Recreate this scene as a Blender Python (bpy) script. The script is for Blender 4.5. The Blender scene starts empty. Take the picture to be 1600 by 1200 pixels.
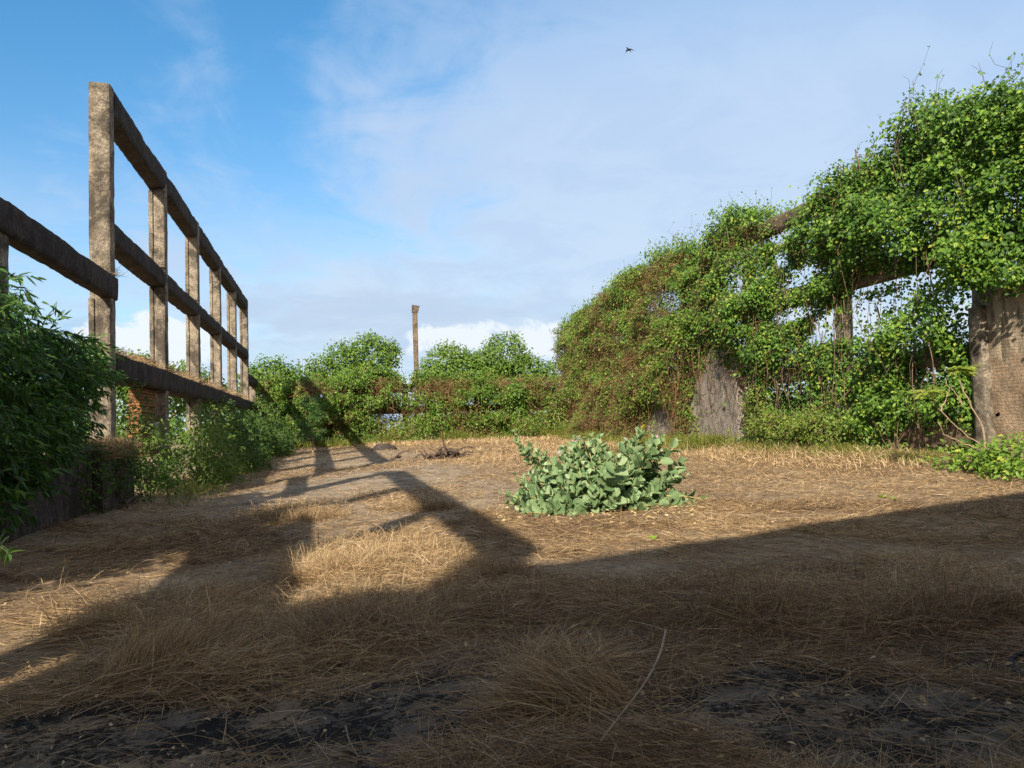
import bpy, math
import numpy as np
from mathutils import Vector, Matrix
R = np.random.RandomState(7)
S = bpy.context.scene
rad = math.radians
# ---------------------------------------------------------------- camera
FPX, YAW, PIT, ROL = 1231.56, 0.22806, 0.05068, -0.03085     # focal length for a 1600 px wide frame
EYE = np.array([0, 0, 1.6])
cF = np.array([math.sin(YAW)*math.cos(PIT), math.cos(YAW)*math.cos(PIT), math.sin(PIT)])
_r0 = np.array([math.cos(YAW), -math.sin(YAW), 0]); _u0 = np.cross(_r0, cF)
cR = _r0*math.cos(ROL) + _u0*math.sin(ROL); cU = -_r0*math.sin(ROL) + _u0*math.cos(ROL)
cam_d = bpy.data.cameras.new('camera'); cam = bpy.data.objects.new('camera', cam_d); S.collection.objects.link(cam)
cam_d.sensor_width = 36; cam_d.lens = 36*FPX/1600; cam_d.clip_end = 6000; cam_d.clip_start = 0.05
cam.matrix_world = Matrix(((cR[0], cU[0], -cF[0], 0), (cR[1], cU[1], -cF[1], 0), (cR[2], cU[2], -cF[2], 1.6), (0, 0, 0, 1)))
S.camera = cam
# ---------------------------------------------------------------- light
SUN_AZ, SUN_EL = rad(25.7), rad(29.4)            # shadows fall towards azimuth SUN_AZ (from +Y to +X)
sd = Vector((math.sin(SUN_AZ)*math.cos(SUN_EL), math.cos(SUN_AZ)*math.cos(SUN_EL), -math.sin(SUN_EL)))
sl = bpy.data.lights.new('sun', 'SUN'); so = bpy.data.objects.new('sun', sl); S.collection.objects.link(so)
sl.energy = 5.0; sl.angle = rad(0.6); sl.color = (1.0, 0.865, 0.68)
so.rotation_euler = sd.to_track_quat('-Z', 'Y').to_euler()
S.view_settings.view_transform = 'Standard'; S.view_settings.look = 'None'
S.view_settings.exposure = 0.62; S.view_settings.gamma = 1.0

W = bpy.data.worlds.new("World"); S.world = W; W.use_nodes = True
nt = W.node_tree; nt.nodes.clear()
class NG:
    def __init__(s, tree): s.t = tree
    def n(s, typ, **kw):
        nd = s.t.nodes.new(typ)
        for k, v in kw.items():
            if k.startswith('i_'):
                key = k[2:]; key = int(key) if key.isdigit() else key
                tgt = nd.inputs[key]
                if isinstance(v, bpy.types.NodeSocket): s.t.links.new(v, tgt)
                else: tgt.default_value = v
            else: setattr(nd, k, v)
        return nd
    def math(s, op, a, b=None, c=None, clamp=False):
        nd = s.t.nodes.new('ShaderNodeMath'); nd.operation = op; nd.use_clamp = clamp
        for i, v in enumerate((a, b, c)):
            if v is None: continue
            if isinstance(v, bpy.types.NodeSocket): s.t.links.new(v, nd.inputs[i])
            else: nd.inputs[i].default_value = v
        return nd.outputs[0]
    def mix(s, f, a, b, typ='MIX'):
        nd = s.t.nodes.new('ShaderNodeMix'); nd.data_type = 'RGBA'; nd.blend_type = typ
        for i, v in ((0, f), (6, a), (7, b)):
            if isinstance(v, bpy.types.NodeSocket): s.t.links.new(v, nd.inputs[i])
            else: nd.inputs[i].default_value = v if i == 0 else (tuple(v) + (1,))[:4]
        return nd.outputs[2]
    def ramp(s, f, stops):
        nd = s.t.nodes.new('ShaderNodeValToRGB'); s.t.links.new(f, nd.inputs[0]); e = nd.color_ramp.elements
        while len(e) < len(stops): e.new(0.5)
        for el, (p, c) in zip(e, stops):
            el.position = p; el.color = (tuple(c) + (1,))[:4] if hasattr(c, '__len__') else (c, c, c, 1)
        return nd.outputs[0]
    def mr(s, v, a, b, c=0.0, d=1.0, smooth=True):
        nd = s.t.nodes.new('ShaderNodeMapRange'); nd.clamp = True
        if smooth: nd.interpolation_type = 'SMOOTHSTEP'
        s.t.links.new(v, nd.inputs[0])
        for i, q in enumerate((a, b, c, d)): nd.inputs[i+1].default_value = q
        return nd.outputs[0]
    def noise(s, vec, scale, detail=4, rough=.55, dist=0):
        nd = s.n('ShaderNodeTexNoise', i_Scale=scale, i_Detail=detail, i_Roughness=rough, i_Distortion=dist)
        s.t.links.new(vec, nd.inputs['Vector']); return nd.outputs['Fac']
    def mapv(s, vec, scale=(1, 1, 1), loc=(0, 0, 0), rot=(0, 0, 0)):
        nd = s.n('ShaderNodeMapping'); s.t.links.new(vec, nd.inputs[0])
        nd.inputs['Location'].default_value = loc; nd.inputs['Rotation'].default_value = rot; nd.inputs['Scale'].default_value = scale
        return nd.outputs[0]
g = NG(nt)
sky = g.n('ShaderNodeTexSky', sky_type='NISHITA', sun_disc=False, sun_elevation=SUN_EL, sun_rotation=SUN_AZ+math.pi,
          altitude=20.0, air_density=1.2, dust_density=0.6, ozone_density=2.5)
tc = g.n('ShaderNodeTexCoord'); D = tc.outputs['Generated']
sx = g.n('ShaderNodeSeparateXYZ'); nt.links.new(D, sx.inputs[0]); dx, dy, dz = sx.outputs
zz = g.math('ADD', g.math('MAXIMUM', dz, 0.0), 0.22)
cmb = g.n('ShaderNodeCombineXYZ'); nt.links.new(g.math('DIVIDE', dx, zz), cmb.inputs[0]); nt.links.new(g.math('DIVIDE', dy, zz), cmb.inputs[1])
cp = cmb.outputs[0]                                             # the cloud layer as a flat sheet overhead
n1 = g.noise(g.mapv(cp, (1.0, .55, 1), (3.1, .4, 0), (0, 0, rad(-35))), 1.1, 7, .56, .5)
n2 = g.noise(g.mapv(cp, (1, 1, 1), (9.1, 4.4, 0)), 4.2, 6, .6, .5)
front = g.mr(dy, .25, .75)
s_ = g.math('SUBTRACT', dx, g.math('MULTIPLY', dz, 1.0))
s_ = g.math('ADD', s_, g.math('MULTIPLY', g.math('SUBTRACT', n1, .5), 1.45))
s_ = g.math('ADD', s_, g.math('MULTIPLY', g.math('SUBTRACT', n2, .5), .75))
veil = g.math('MULTIPLY', g.mr(s_, -.56, -.08), g.mr(dz, .65, .35))
n3 = g.noise(g.mapv(D, (1, 1, 4.5), (1.7, 2.2, 0)), 5.0, 6, .55, .3)
low = g.math('MULTIPLY', g.mr(dz, .34, .08), g.mr(n3, .38, .60, .30, 1))
mask = g.math('MULTIPLY', g.math('MAXIMUM', g.math('MULTIPLY', veil, .93), low), front)
skyc = g.mix(1.0, sky.outputs[0], g.mix(g.mr(dz, .12, .5), (.80, .98, 1.12), (.47, 1.0, 1.22)), 'MULTIPLY')
n4 = g.noise(g.mapv(D, (1, 1, 6), (5, 1, 0)), 3.2, 5, .5, .2)
dark = g.math('MULTIPLY', g.mr(n4, .50, .68), g.mr(dz, .20, .10))
cc = g.mix(g.mr(dz, .08, .42), (4.2, 5.1, 6.1), (3.65, 4.6, 6.05))
cc = g.mix(g.math('MULTIPLY', g.mr(n2, .40, .62), .45), cc, (3.1, 4.1, 5.75))
cc = g.mix(g.math('MULTIPLY', dark, .75), cc, (2.45, 3.3, 4.9))
n5 = g.noise(g.mapv(D, (1, 1, 1.7), (0.3, 8.2, .1)), 9.0, 6, .6, .2)
cum = g.math('MULTIPLY', g.math('MULTIPLY', g.mr(n5, .47, .56), g.mr(dz, .15, .10)), .85)
cc = g.mix(cum, cc, (4.9, 5.4, 6.1))
def blob(cx, cz, rx, rz, amp, nz, e0=1.2):
    a_ = g.math('POWER', g.math('ABSOLUTE', g.math('DIVIDE', g.math('SUBTRACT', dx, cx), rx)), 2.0)
    b_ = g.math('POWER', g.math('ABSOLUTE', g.math('DIVIDE', g.math('SUBTRACT', dz, cz), rz)), 2.0)
    return g.mr(g.math('ADD', g.math('ADD', a_, b_), g.math('MULTIPLY', g.math('SUBTRACT', nz, .5), amp)), e0, .1 if e0 > 1.3 else .55)
n6 = g.noise(g.mapv(D, (1, 1, 5), (2, 1, 7)), 6.0, 6, .6, .4); n7 = g.noise(g.mapv(D, (1, 1, 1.5), (1.2, .2, .3)), 16, 7, .62, .4)
streak = g.math('MAXIMUM', blob(.10, .135, .20, .032, 6.5, n6, 1.8), g.math('MULTIPLY', blob(.02, .100, .2, .02, 6.0, n6, 1.8), .7))
puff = g.math('MAXIMUM', blob(-.19, .11, .07, .036, 4.5, n7), blob(.24, .105, .15, .026, 4.5, n7))
out = g.mix(mask, skyc, cc)
out = g.mix(g.math('MULTIPLY', streak, .6), out, (3.4, 4.2, 5.4))
out = g.mix(g.math('MULTIPLY', puff, .9), out, (5.9, 6.3, 6.8))
rear = g.math('MULTIPLY', g.mr(dy, .45, -.05), g.mr(n2, .35, .6, .55, .95))      # warm fill tone added to the unseen sky behind, lifts the shade
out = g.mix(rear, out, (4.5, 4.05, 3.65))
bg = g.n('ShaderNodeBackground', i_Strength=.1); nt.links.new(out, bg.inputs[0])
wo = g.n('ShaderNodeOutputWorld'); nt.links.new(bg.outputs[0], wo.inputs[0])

# ---------------------------------------------------------------- numpy helpers
_T = np.random.RandomState(99).rand(64, 64, 64)
def vn(x, y, z=0.0):
    """value noise 0..1"""
    x, y, z = np.broadcast_arrays(np.asarray(x, float), np.asarray(y, float), np.asarray(z, float))
    xi, yi, zi = np.floor(x).astype(int), np.floor(y).astype(int), np.floor(z).astype(int)
    fx, fy, fz = x-xi, y-yi, z-zi
    fx, fy, fz = fx*fx*(3-2*fx), fy*fy*(3-2*fy), fz*fz*(3-2*fz)
    r = 0
    for a in (0, 1):
        for b in (0, 1):
            for c in (0, 1):
                r = r + _T[(xi+a) & 63, (yi+b) & 63, (zi+c) & 63]*(fx if a else 1-fx)*(fy if b else 1-fy)*(fz if c else 1-fz)
    return r
def fbm(x, y, z=0.0, o=3):
    r = 0; a = .5; t = 0
    for k in range(o):
        r = r + a*vn(x*2**k+17*k, y*2**k+5*k, np.asarray(z)*2**k+9*k); t += a; a *= .5
    return r/t
def ss(a, b, x):
    t = np.clip((np.asarray(x, float)-a)/(b-a), 0, 1); return t*t*(3-2*t)
def ray(x, y): return cF*FPX + cR*(x-800) + cU*(600-y)
def onX(x, y, X): d = ray(x, y); t = X/d[0]; return EYE + d*t
def onY(x, y, Y): d = ray(x, y); t = Y/d[1]; return EYE + d*t
def terr(X, Y):
    X = np.asarray(X, float); Y = np.asarray(Y, float)
    z = .50*ss(20, 54, Y)
    bank = .50*ss(13.2, 16.8, X)*ss(15.5, 19.5, Y)
    z = np.maximum(z, bank) + .18*ss(-3.2, -4.8, X)
    near = ss(60, 30, Y)*ss(-30, -8, X)*ss(40, 20, X)
    return z + near*(.09*(fbm(X*.45, Y*.45, 1.5)-.5) + .05*(fbm(X*1.6, Y*1.6, 4.5)-.5))
def G(x, y):
    d = ray(x, y); z = 0
    for _ in range(25):
        t = (z-1.6)/d[2]; p = EYE+d*t; z = .6*z+.4*float(terr(p[0], p[1]))
    return np.array([p[0], p[1], z])
def dist(P): return np.linalg.norm(np.asarray(P)[..., :2], axis=-1)

def mesh_obj(name, V, loops, sizes, mat, parent=None, tint=None, smooth=False):
    me = bpy.data.meshes.new(name)
    V = np.asarray(V, np.float32); loops = np.asarray(loops, np.int32).ravel(); sizes = np.asarray(sizes, np.int32)
    me.vertices.add(len(V)); me.vertices.foreach_set('co', V.ravel())
    me.loops.add(len(loops)); me.loops.foreach_set('vertex_index', loops)
    me.polygons.add(len(sizes)); st = np.concatenate([[0], np.cumsum(sizes)[:-1]]).astype(np.int32)
    me.polygons.foreach_set('loop_start', st)
    if smooth: me.polygons.foreach_set('use_smooth', np.ones(len(sizes), bool))
    me.update(calc_edges=True)
    if tint is not None:
        at = me.attributes.new('tint', 'FLOAT', 'POINT'); at.data.foreach_set('value', np.asarray(tint, np.float32))
    me.materials.append(mat)
    o = bpy.data.objects.new(name, me); S.collection.objects.link(o)
    if parent is not None: o.parent = parent; o.matrix_parent_inverse = Matrix.Translation(-parent.location)
    return o
class MB:
    """collects pieces for one mesh"""
    def __init__(s): s.V = []; s.L = []; s.Z = []; s.T = []; s.n = 0
    def add(s, V, F, tint=.5):
        V = np.asarray(V, float); s.V.append(V); s.T.append(np.broadcast_to(tint, (len(V),)).astype(float))
        for f in F: s.L.append(np.asarray(f)+s.n); s.Z.append([len(f)])
        s.n += len(V)
    def addq(s, V, F, tint=.5):
        V = np.asarray(V, float); F = np.asarray(F); s.V.append(V); s.T.append(np.broadcast_to(tint, (len(V),)).astype(float))
        s.L.append((F+s.n).ravel()); s.Z.append(np.full(len(F), F.shape[1])); s.n += len(V)
    def build(s, name, mat, parent=None, smooth=False):
        return mesh_obj(name, np.concatenate(s.V), np.concatenate(s.L), np.concatenate(s.Z), mat, parent, np.concatenate(s.T), smooth)
def tag(o, label=None, cat=None, group=None, kind=None):
    for k, v in (('label', label), ('category', cat), ('group', group), ('kind', kind)):
        if v: o[k] = v
    return o
def thing(name, label, cat, loc=(0, 0, 0), group=None):
    o = bpy.data.objects.new(name, None); S.collection.objects.link(o); o.location = tuple(float(v) for v in loc); o.empty_display_size = .2
    return tag(o, label, cat, group)
def unit(v): return v/np.maximum(np.linalg.norm(v, axis=-1, keepdims=True), 1e-9)

def rough_prism(mb, a, b, w, h, seg=.3, amp=.02, up=(0, 0, 1), taper=1.0, chip=.03, tint=.5):
    """a weathered bar from a to b: w across, h along up; worn corners, uneven faces"""
    a = np.array(a, float); b = np.array(b, float); ax = b-a; Ln = np.linalg.norm(ax); ax /= Ln
    up = np.array(up, float); up -= ax*(up@ax); up /= np.linalg.norm(up); sd_ = np.cross(ax, up)
    n = max(2, int(Ln/seg)+1); k = 5
    per = []
    for i in range(k): per.append((-1+2*i/k, -1))
    for i in range(k): per.append((1, -1+2*i/k))
    for i in range(k): per.append((1-2*i/k, 1))
    for i in range(k): per.append((-1, 1-2*i/k))
    per = np.array(per, float); corner = np.array([max(abs(p[0])+abs(p[1])-1.55, 0)/.45 for p in per])
    per = per*(1-.07*corner[:, None]); m = len(per)
    t = np.linspace(0, 1, n); sc = 1+(taper-1)*t
    P = a + ax*(t*Ln)[:, None]
    V = P[:, None, :] + sd_*(per[None, :, 0]*w/2*sc[:, None])[..., None] + up*(per[None, :, 1]*h/2*sc[:, None])[..., None]
    V = V.reshape(-1, 3); pr = np.tile(per, (n, 1)); cn = np.tile(corner, n)
    nn = .45*(fbm(V[:, 0]*1.3+31, V[:, 1]*1.3, V[:, 2]*1.3, 2)-.5)+.55*(fbm(V[:, 0]*7+31, V[:, 1]*7, V[:, 2]*7, 2)-.5)
    ch = np.clip(fbm(V[:, 0]*1.9+7, V[:, 1]*1.9, V[:, 2]*1.9+3, 3)-.54, 0, 1)*4.5*chip*cn
    off = unit(sd_*pr[:, :1]+up*pr[:, 1:])
    V = V + off*(nn*amp*2-ch)[:, None]
    bend = (vn(V[:, 2]*.5+V[:, 1]*.31, 3.3+a[0], a[1]*.7)-.5)*amp*1.6
    V = V + sd_*bend[:, None]
    F = []
    for i in range(n-1):
        for j in range(m):
            q = (j+1) % m; F.append((i*m+j, i*m+q, (i+1)*m+q, (i+1)*m+j))
    mb.addq(V, F, tint)
    c0 = V[:m].mean(0); c1 = V[-m:].mean(0)-0*ax
    mb.addq(np.vstack([V[:m], c0]), [(m, (j+1) % m, j) for j in range(m)], tint)
    mb.addq(np.vstack([V[-m:], c1+ax*.03]), [(m, j, (j+1) % m) for j in range(m)], tint)

def tube(mb, P, r0, r1=None, k=5, tint=.5):
    P = np.asarray(P, float); n = len(P); r1 = r0 if r1 is None else r1
    T = np.gradient(P, axis=0); T = unit(T); ref = np.array([.31, .2, .93]) if abs(T[:, 2]).mean() < .8 else np.array([.9, .3, .1])
    A = unit(np.cross(T, ref)); B = np.cross(T, A); rr = np.linspace(r0, r1, n)[:, None]
    an = np.linspace(0, 2*math.pi, k, endpoint=False)
    V = np.concatenate([(P+(A*math.cos(q)+B*math.sin(q))*rr)[:, None, :] for q in an], 1).reshape(-1, 3)
    F = [(i*k+j, i*k+(j+1) % k, (i+1)*k+(j+1) % k, (i+1)*k+j) for i in range(n-1) for j in range(k)]
    mb.addq(V, F, tint)
def wig(a, b, n=8, amp=.1, sag=0.0, rs=R):
    a = np.array(a, float); b = np.array(b, float); t = np.linspace(0, 1, n)
    P = a+(b-a)*t[:, None]; L = np.linalg.norm(b-a)
    ph = rs.rand(3, 3)*6.3; fr = rs.rand(3, 3)*6+2
    for k in range(3):
        P += amp*L*np.sin(t[:, None]*fr[k]+ph[k])*.33*(t*(1-t)*4)[:, None]
    P[:, 2] -= sag*L*(t*(1-t)*4)
    return P

def leaves(mb, P, axis, nrm, Ln, Wd, tint, kind='oval'):
    """P base points, axis leaf direction, nrm rough face normal -> folded leaf faces"""
    P = np.asarray(P, float); N = len(P)
    axis = unit(axis); side = unit(np.cross(axis, nrm)); nr = np.cross(side, axis)
    Ln = np.broadcast_to(Ln, (N,))[:, None]; Wd = np.broadcast_to(Wd, (N,))[:, None]
    if kind == 'oval':      # 4 verts, folded on the midrib
        V = np.stack([P, P+axis*Ln*.45+side*Wd*.5+nr*Wd*.16, P+axis*Ln*.5-side*Wd*.5+nr*Wd*.16, P+axis*Ln-nr*Ln*.10], 1)
        F = np.array([[0, 1, 3], [0, 3, 2]]); k = 4
    elif kind == 'lance':
        V = np.stack([P, P+axis*Ln*.3+side*Wd*.5+nr*Wd*.15, P+axis*Ln*.3-side*Wd*.5+nr*Wd*.15,
                      P+axis*Ln*.68+side*Wd*.36-nr*Ln*.05, P+axis*Ln*.68-side*Wd*.36-nr*Ln*.05, P+axis*Ln-nr*Ln*.2,
                      P+axis*Ln*.3-nr*Wd*.04, P+axis*Ln*.68-nr*Ln*.09], 1)
        F = np.array([[0, 1, 6], [0, 6, 2], [1, 3, 7], [1, 7, 6], [2, 6, 7], [2, 7, 4], [3, 5, 7], [4, 7, 5]]); k = 8
    else:                   # broad milkweed leaf
        prof = [(0, .12), (.12, .62), (.35, .98), (.62, 1.0), (.85, .66), (.97, .2)]
        cols = []
        for t, w in prof:
            cup = .22*w; bendz = -.16*t*t
            for sgn in (-1, -.5, 0, .5, 1):
                cols.append(P+axis*Ln*t+side*Wd*.5*w*sgn+nr*(Wd*cup*sgn*sgn+Ln*bendz))
        V = np.stack(cols, 1); k = len(cols); F = []
        for i in range(len(prof)-1):
            for j in range(4): F.append([i*5+j, i*5+j+1, i*5+6+j]); F.append([i*5+j, i*5+6+j, i*5+5+j])
        F = np.array(F)
    V = V.reshape(-1, 3); FF = (F[None]+(np.arange(N)*k)[:, None, None]).reshape(-1, 3)
    mb.addq(V, FF, np.repeat(np.broadcast_to(tint, (N,)), k))
def rnd(n, s=1.0): return R.normal(size=(n, 3))*s

def blades(mb, P, az, Ln, lift, curve, Wd, tint):
    """grass blades: ribbons with 3 stations"""
    N = len(P); h = np.stack([np.cos(az), np.sin(az), np.zeros(N)], 1); sd_ = np.stack([-np.sin(az), np.cos(az), np.zeros(N)], 1)
    bc = np.cross(h, [0, 0, 1.0]); rollv = R.uniform(-1.2, 1.2, N)
    sd_ = sd_*np.cos(rollv)[:, None]+np.array([0, 0, 1.0])*np.sin(rollv)[:, None]
    Ln = np.broadcast_to(Ln, (N,)); Wd = np.broadcast_to(Wd, (N,))
    def pt(t):
        q = P + h*(Ln*t*np.cos(lift))[:, None]; q = q+sd_*0
        q[:, 2] += Ln*(np.sin(lift)*t-curve*t*t); q[:, :2] += (h[:, :2]*(Ln*curve*t*t*.5)[:, None]); return q
    ts = (0, .4, .75, 1.0); ws = (.8, 1.0, .7, 0)
    cols = []
    for t, w in zip(ts, ws):
        q = pt(t)
        if w > 0: cols += [q+sd_*(Wd*w*.5)[:, None], q-sd_*(Wd*w*.5)[:, None]]
        else: cols.append(q)
    V = np.stack(cols, 1).reshape(-1, 3); base = (np.arange(N)*7)[:, None, None]
    Fq = np.array([[0, 1, 2], [1, 3, 2], [2, 3, 4], [3, 5, 4], [4, 5, 6]])
    mb.addq(V, (Fq[None]+base).reshape(-1, 3), np.repeat(np.broadcast_to(tint, (N,)), 7))

# ---------------------------------------------------------------- materials
def newmat(name):
    m = bpy.data.materials.new(name); m.use_nodes = True; m.node_tree.nodes.clear(); return m, NG(m.node_tree)
def finish(g, bsdf, bump=None, bs=.3, bd=.02):
    o = g.n('ShaderNodeOutputMaterial')
    if bump is not None:
        b = g.n('ShaderNodeBump', i_Strength=bs, i_Distance=bd); g.t.links.new(bump, b.inputs['Height']); g.t.links.new(b.outputs[0], bsdf.inputs['Normal'])
    g.t.links.new(bsdf.outputs[0], o.inputs[0])
def leafmat(name, stops, rough=.5, trans=.3, spec=.35, tt=(1.15, 1.25, .45)):
    m, g = newmat(name)
    a = g.n('ShaderNodeAttribute', attribute_name='tint'); c = g.ramp(a.outputs['Fac'], stops)
    b = g.n('ShaderNodeBsdfPrincipled', i_Roughness=rough); b.inputs['Specular IOR Level'].default_value = spec; g.t.links.new(c, b.inputs['Base Color'])
    t = g.n('ShaderNodeBsdfTranslucent'); g.t.links.new(g.mix(1, c, tt, 'MULTIPLY'), t.inputs[0])
    mx = g.n('ShaderNodeMixShader', i_0=trans); g.t.links.new(b.outputs[0], mx.inputs[1]); g.t.links.new(t.outputs[0], mx.inputs[2])
    o = g.n('ShaderNodeOutputMaterial'); g.t.links.new(mx.outputs[0], o.inputs[0]); return m
def concrete(name, c1, c2, stain, st=.5, scale=1.0, vert=True, grain=1.0, moss=None):
    m, g = newmat(name); P = g.n('ShaderNodeNewGeometry').outputs['Position']
    a = g.noise(P, 3.1*scale, 8, .65); b = g.noise(P, 22*scale, 5, .7)
    v = g.noise(g.mapv(P, (1.0, 1.0, .8) if vert else (3.5, .8, 3.5)), 1.9*scale, 8, .7, .5)
    c = g.mix(g.mr(a, .36, .64), c1, c2)
    c = g.mix(g.math('MULTIPLY', g.mr(b, .42, .62), .75*grain), c, tuple(x*.28 for x in c1))
    c = g.mix(g.math('MULTIPLY', g.mr(g.noise(P, 48, 4, .75), .50, .66), .7*grain), c, tuple(x*.16 for x in c1))
    c = g.mix(g.math('MULTIPLY', g.mr(g.noise(g.mapv(P, (1, 1, 1), (4, 4, 4)), 9, 6, .7), .54, .68), .6), c, tuple(min(1, x*1.25) for x in c1))
    c = g.mix(g.math('MULTIPLY', g.mr(v, .44, .62), st), c, stain)
    if moss: c = g.mix(g.math('MULTIPLY', g.mr(g.noise(P, 1.3, 5, .6), .55, .7), .5), c, moss)
    bs = g.n('ShaderNodeBsdfPrincipled', i_Roughness=.92); bs.inputs['Specular IOR Level'].default_value = .2; g.t.links.new(c, bs.inputs['Base Color'])
    h = g.math('ADD', g.math('MULTIPLY', g.noise(P, 13, 8, .72), 1.0), g.math('MULTIPLY', g.noise(P, 60, 3, .6), .25))
    finish(g, bs, h, .85, .05); return m
M_post = concrete('weathered_concrete', (.44, .38, .30), (.215, .185, .15), (.06, .052, .045), .9)
M_beam = concrete('blackened_concrete', (.105, .085, .075), (.055, .046, .042), (.02, .018, .018), .6)
M_rbeam = concrete('brown_concrete', (.30, .23, .17), (.16, .125, .10), (.05, .042, .035), .7)
M_plaster = concrete('stained_plaster', (.48, .43, .38), (.34, .30, .26), (.12, .105, .095), .7)
M_dwall = concrete('dark_mouldy_wall', (.16, .13, .11), (.09, .075, .065), (.025, .022, .022), .7)
M_ledge = concrete('earthy_ledge', (.30, .21, .14), (.20, .14, .095), (.09, .06, .045), .5)
M_pale = concrete('pale_plaster_patch', (.62, .58, .50), (.5, .46, .4), (.3, .26, .22), .3)
M_rock = concrete('dark_rock', (.13, .11, .10), (.07, .06, .055), (.03, .028, .026), .4)
def brickmat(name, c1, c2, mort, plaster=None, zline=None, scale=1.0):
    m, g = newmat(name); P = g.n('ShaderNodeNewGeometry').outputs['Position']
    s = g.n('ShaderNodeSeparateXYZ'); g.t.links.new(P, s.inputs[0]); c_ = g.n('ShaderNodeCombineXYZ')
    wob = g.math('MULTIPLY', g.math('SUBTRACT', g.noise(P, 1.7, 3), .5), .10)
    g.t.links.new(g.math('ADD', s.outputs[1], s.outputs[0]), c_.inputs[0]); g.t.links.new(g.math('ADD', s.outputs[2], wob), c_.inputs[1])
    bt = g.n('ShaderNodeTexBrick'); g.t.links.new(c_.outputs[0], bt.inputs['Vector'])
    bt.inputs['Scale'].default_value = 1.0/scale; bt.inputs['Brick Width'].default_value = .24; bt.inputs['Row Height'].default_value = .085
    bt.inputs['Mortar Size'].default_value = .018; bt.inputs['Mortar Smooth'].default_value = .4
    bt.inputs['Color1'].default_value = c1+(1,); bt.inputs['Color2'].default_value = c2+(1,); bt.inputs['Mortar'].default_value = mort+(1,)
    a = g.noise(P, 2.3, 7, .66); b = g.noise(P, 15, 5, .7)
    c = g.mix(g.math('MULTIPLY', g.mr(b, .42, .65), .6), bt.outputs[0], tuple(x*.35 for x in c1))
    c = g.mix(g.math('MULTIPLY', g.mr(a, .46, .66), .5), c, (.15, .115, .09))
    hgt = g.math('ADD', g.math('MULTIPLY', bt.outputs['Fac'], -.8), g.noise(P, 16, 7, .7))
    if plaster:
        pm = g.math('ADD', g.math('MULTIPLY', g.math('SUBTRACT', g.noise(P, 1.1, 6, .62), .5), 3.2), g.math('SUBTRACT', s.outputs[2], zline))
        pm = g.mr(pm, -.06, .06)
        pc = g.mix(g.mr(g.noise(g.mapv(P, (3, 3, .5)), 1.4, 7, .66), .40, .62), plaster, tuple(x*.30 for x in plaster))
        c = g.mix(pm, c, pc)
    bs = g.n('ShaderNodeBsdfPrincipled', i_Roughness=.93); bs.inputs['Specular IOR Level'].default_value = .15; g.t.links.new(c, bs.inputs['Base Color'])
    finish(g, bs, hgt, .9, .05); return m
M_brick = brickmat('old_brick_and_plaster', (.48, .33, .21), (.39, .285, .20), (.42, .35, .26), (.46, .38, .28), 2.9)
M_rubble = brickmat('crumbling_red_brick', (.42, .20, .09), (.34, .17, .085), (.16, .09, .05))
def woodmat(name, c1, c2):
    m, g = newmat(name); P = g.n('ShaderNodeNewGeometry').outputs['Position']
    c = g.mix(g.mr(g.noise(P, 14, 5, .65), .35, .65), c1, c2)
    bs = g.n('ShaderNodeBsdfPrincipled', i_Roughness=.85); g.t.links.new(c, bs.inputs['Base Color'])
    finish(g, bs, g.noise(P, 40, 4, .7), .6, .01); return m
M_stem = woodmat('brown_stem', (.17, .11, .07), (.09, .06, .04))
M_twig = woodmat('pale_twig', (.42, .32, .22), (.26, .19, .13))
M_dead = woodmat('dead_wood', (.10, .07, .055), (.05, .036, .03))
M_mwstem = woodmat('pale_green_stem', (.34, .36, .14), (.42, .33, .16))
def plain(name, c, r=.5, spec=.5):
    m, g = newmat(name); P = g.n('ShaderNodeNewGeometry').outputs['Position']
    bs = g.n('ShaderNodeBsdfPrincipled', i_Roughness=r); bs.inputs['Specular IOR Level'].default_value = spec
    g.t.links.new(g.mix(g.mr(g.noise(P, 30, 3), .3, .7), c, tuple(x*.75 for x in c)), bs.inputs['Base Color']); finish(g, bs); return m
M_bird = plain('dark_feathers', (.012, .013, .018), .6)
M_hose = plain('navy_rubber', (.006, .009, .018), .6, .25)
M_white = plain('pale_litter', (.7, .72, .72), .5)
M_flower = plain('mauve_petals', (.50, .40, .44), .6)
M_brownleaf = plain('brown_dead_leaf', (.32, .17, .08), .7)
M_vine = leafmat('vine_leaf', [(0, (.022, .06, .012)), (.35, (.065, .155, .022)), (.7, (.15, .285, .036)), (.93, (.27, .39, .05)), (1, (.36, .42, .06))])
M_vineold = leafmat('drying_vine_leaf', [(0, (.15, .07, .04)), (.25, (.22, .13, .065)), (.38, (.09, .13, .026)), (.7, (.16, .24, .034)), (1, (.27, .33, .07))])
M_tree = leafmat('tree_leaf', [(0, (.035, .085, .015)), (.5, (.10, .20, .026)), (1, (.21, .31, .05))])
M_dark = leafmat('dark_drooping_leaf', [(0, (.02, .06, .014)), (.5, (.05, .14, .026)), (.9, (.13, .25, .04)), (1, (.26, .34, .06))], .42, .34, .45)
M_shrub = leafmat('shrub_leaf', [(0, (.028, .066, .014)), (.5, (.075, .15, .024)), (.9, (.16, .235, .038)), (1, (.20, .20, .05))])
M_feather = leafmat('feathery_green_leaf', [(0, (.045, .13, .04)), (1, (.10, .24, .06))])
M_yl = leafmat('yellow_green_leaf', [(0, (.12, .20, .03)), (1, (.30, .36, .05))])
M_milk = leafmat('milkweed_leaf', [(0, (.10, .18, .075)), (.45, (.20, .31, .15)), (.9, (.35, .46, .27)), (.94, (.40, .51, .32)), (.97, (.62, .46, .04)), (1, (.66, .48, .08))], .6, .16, .25, (1, 1.1, .7))
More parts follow.
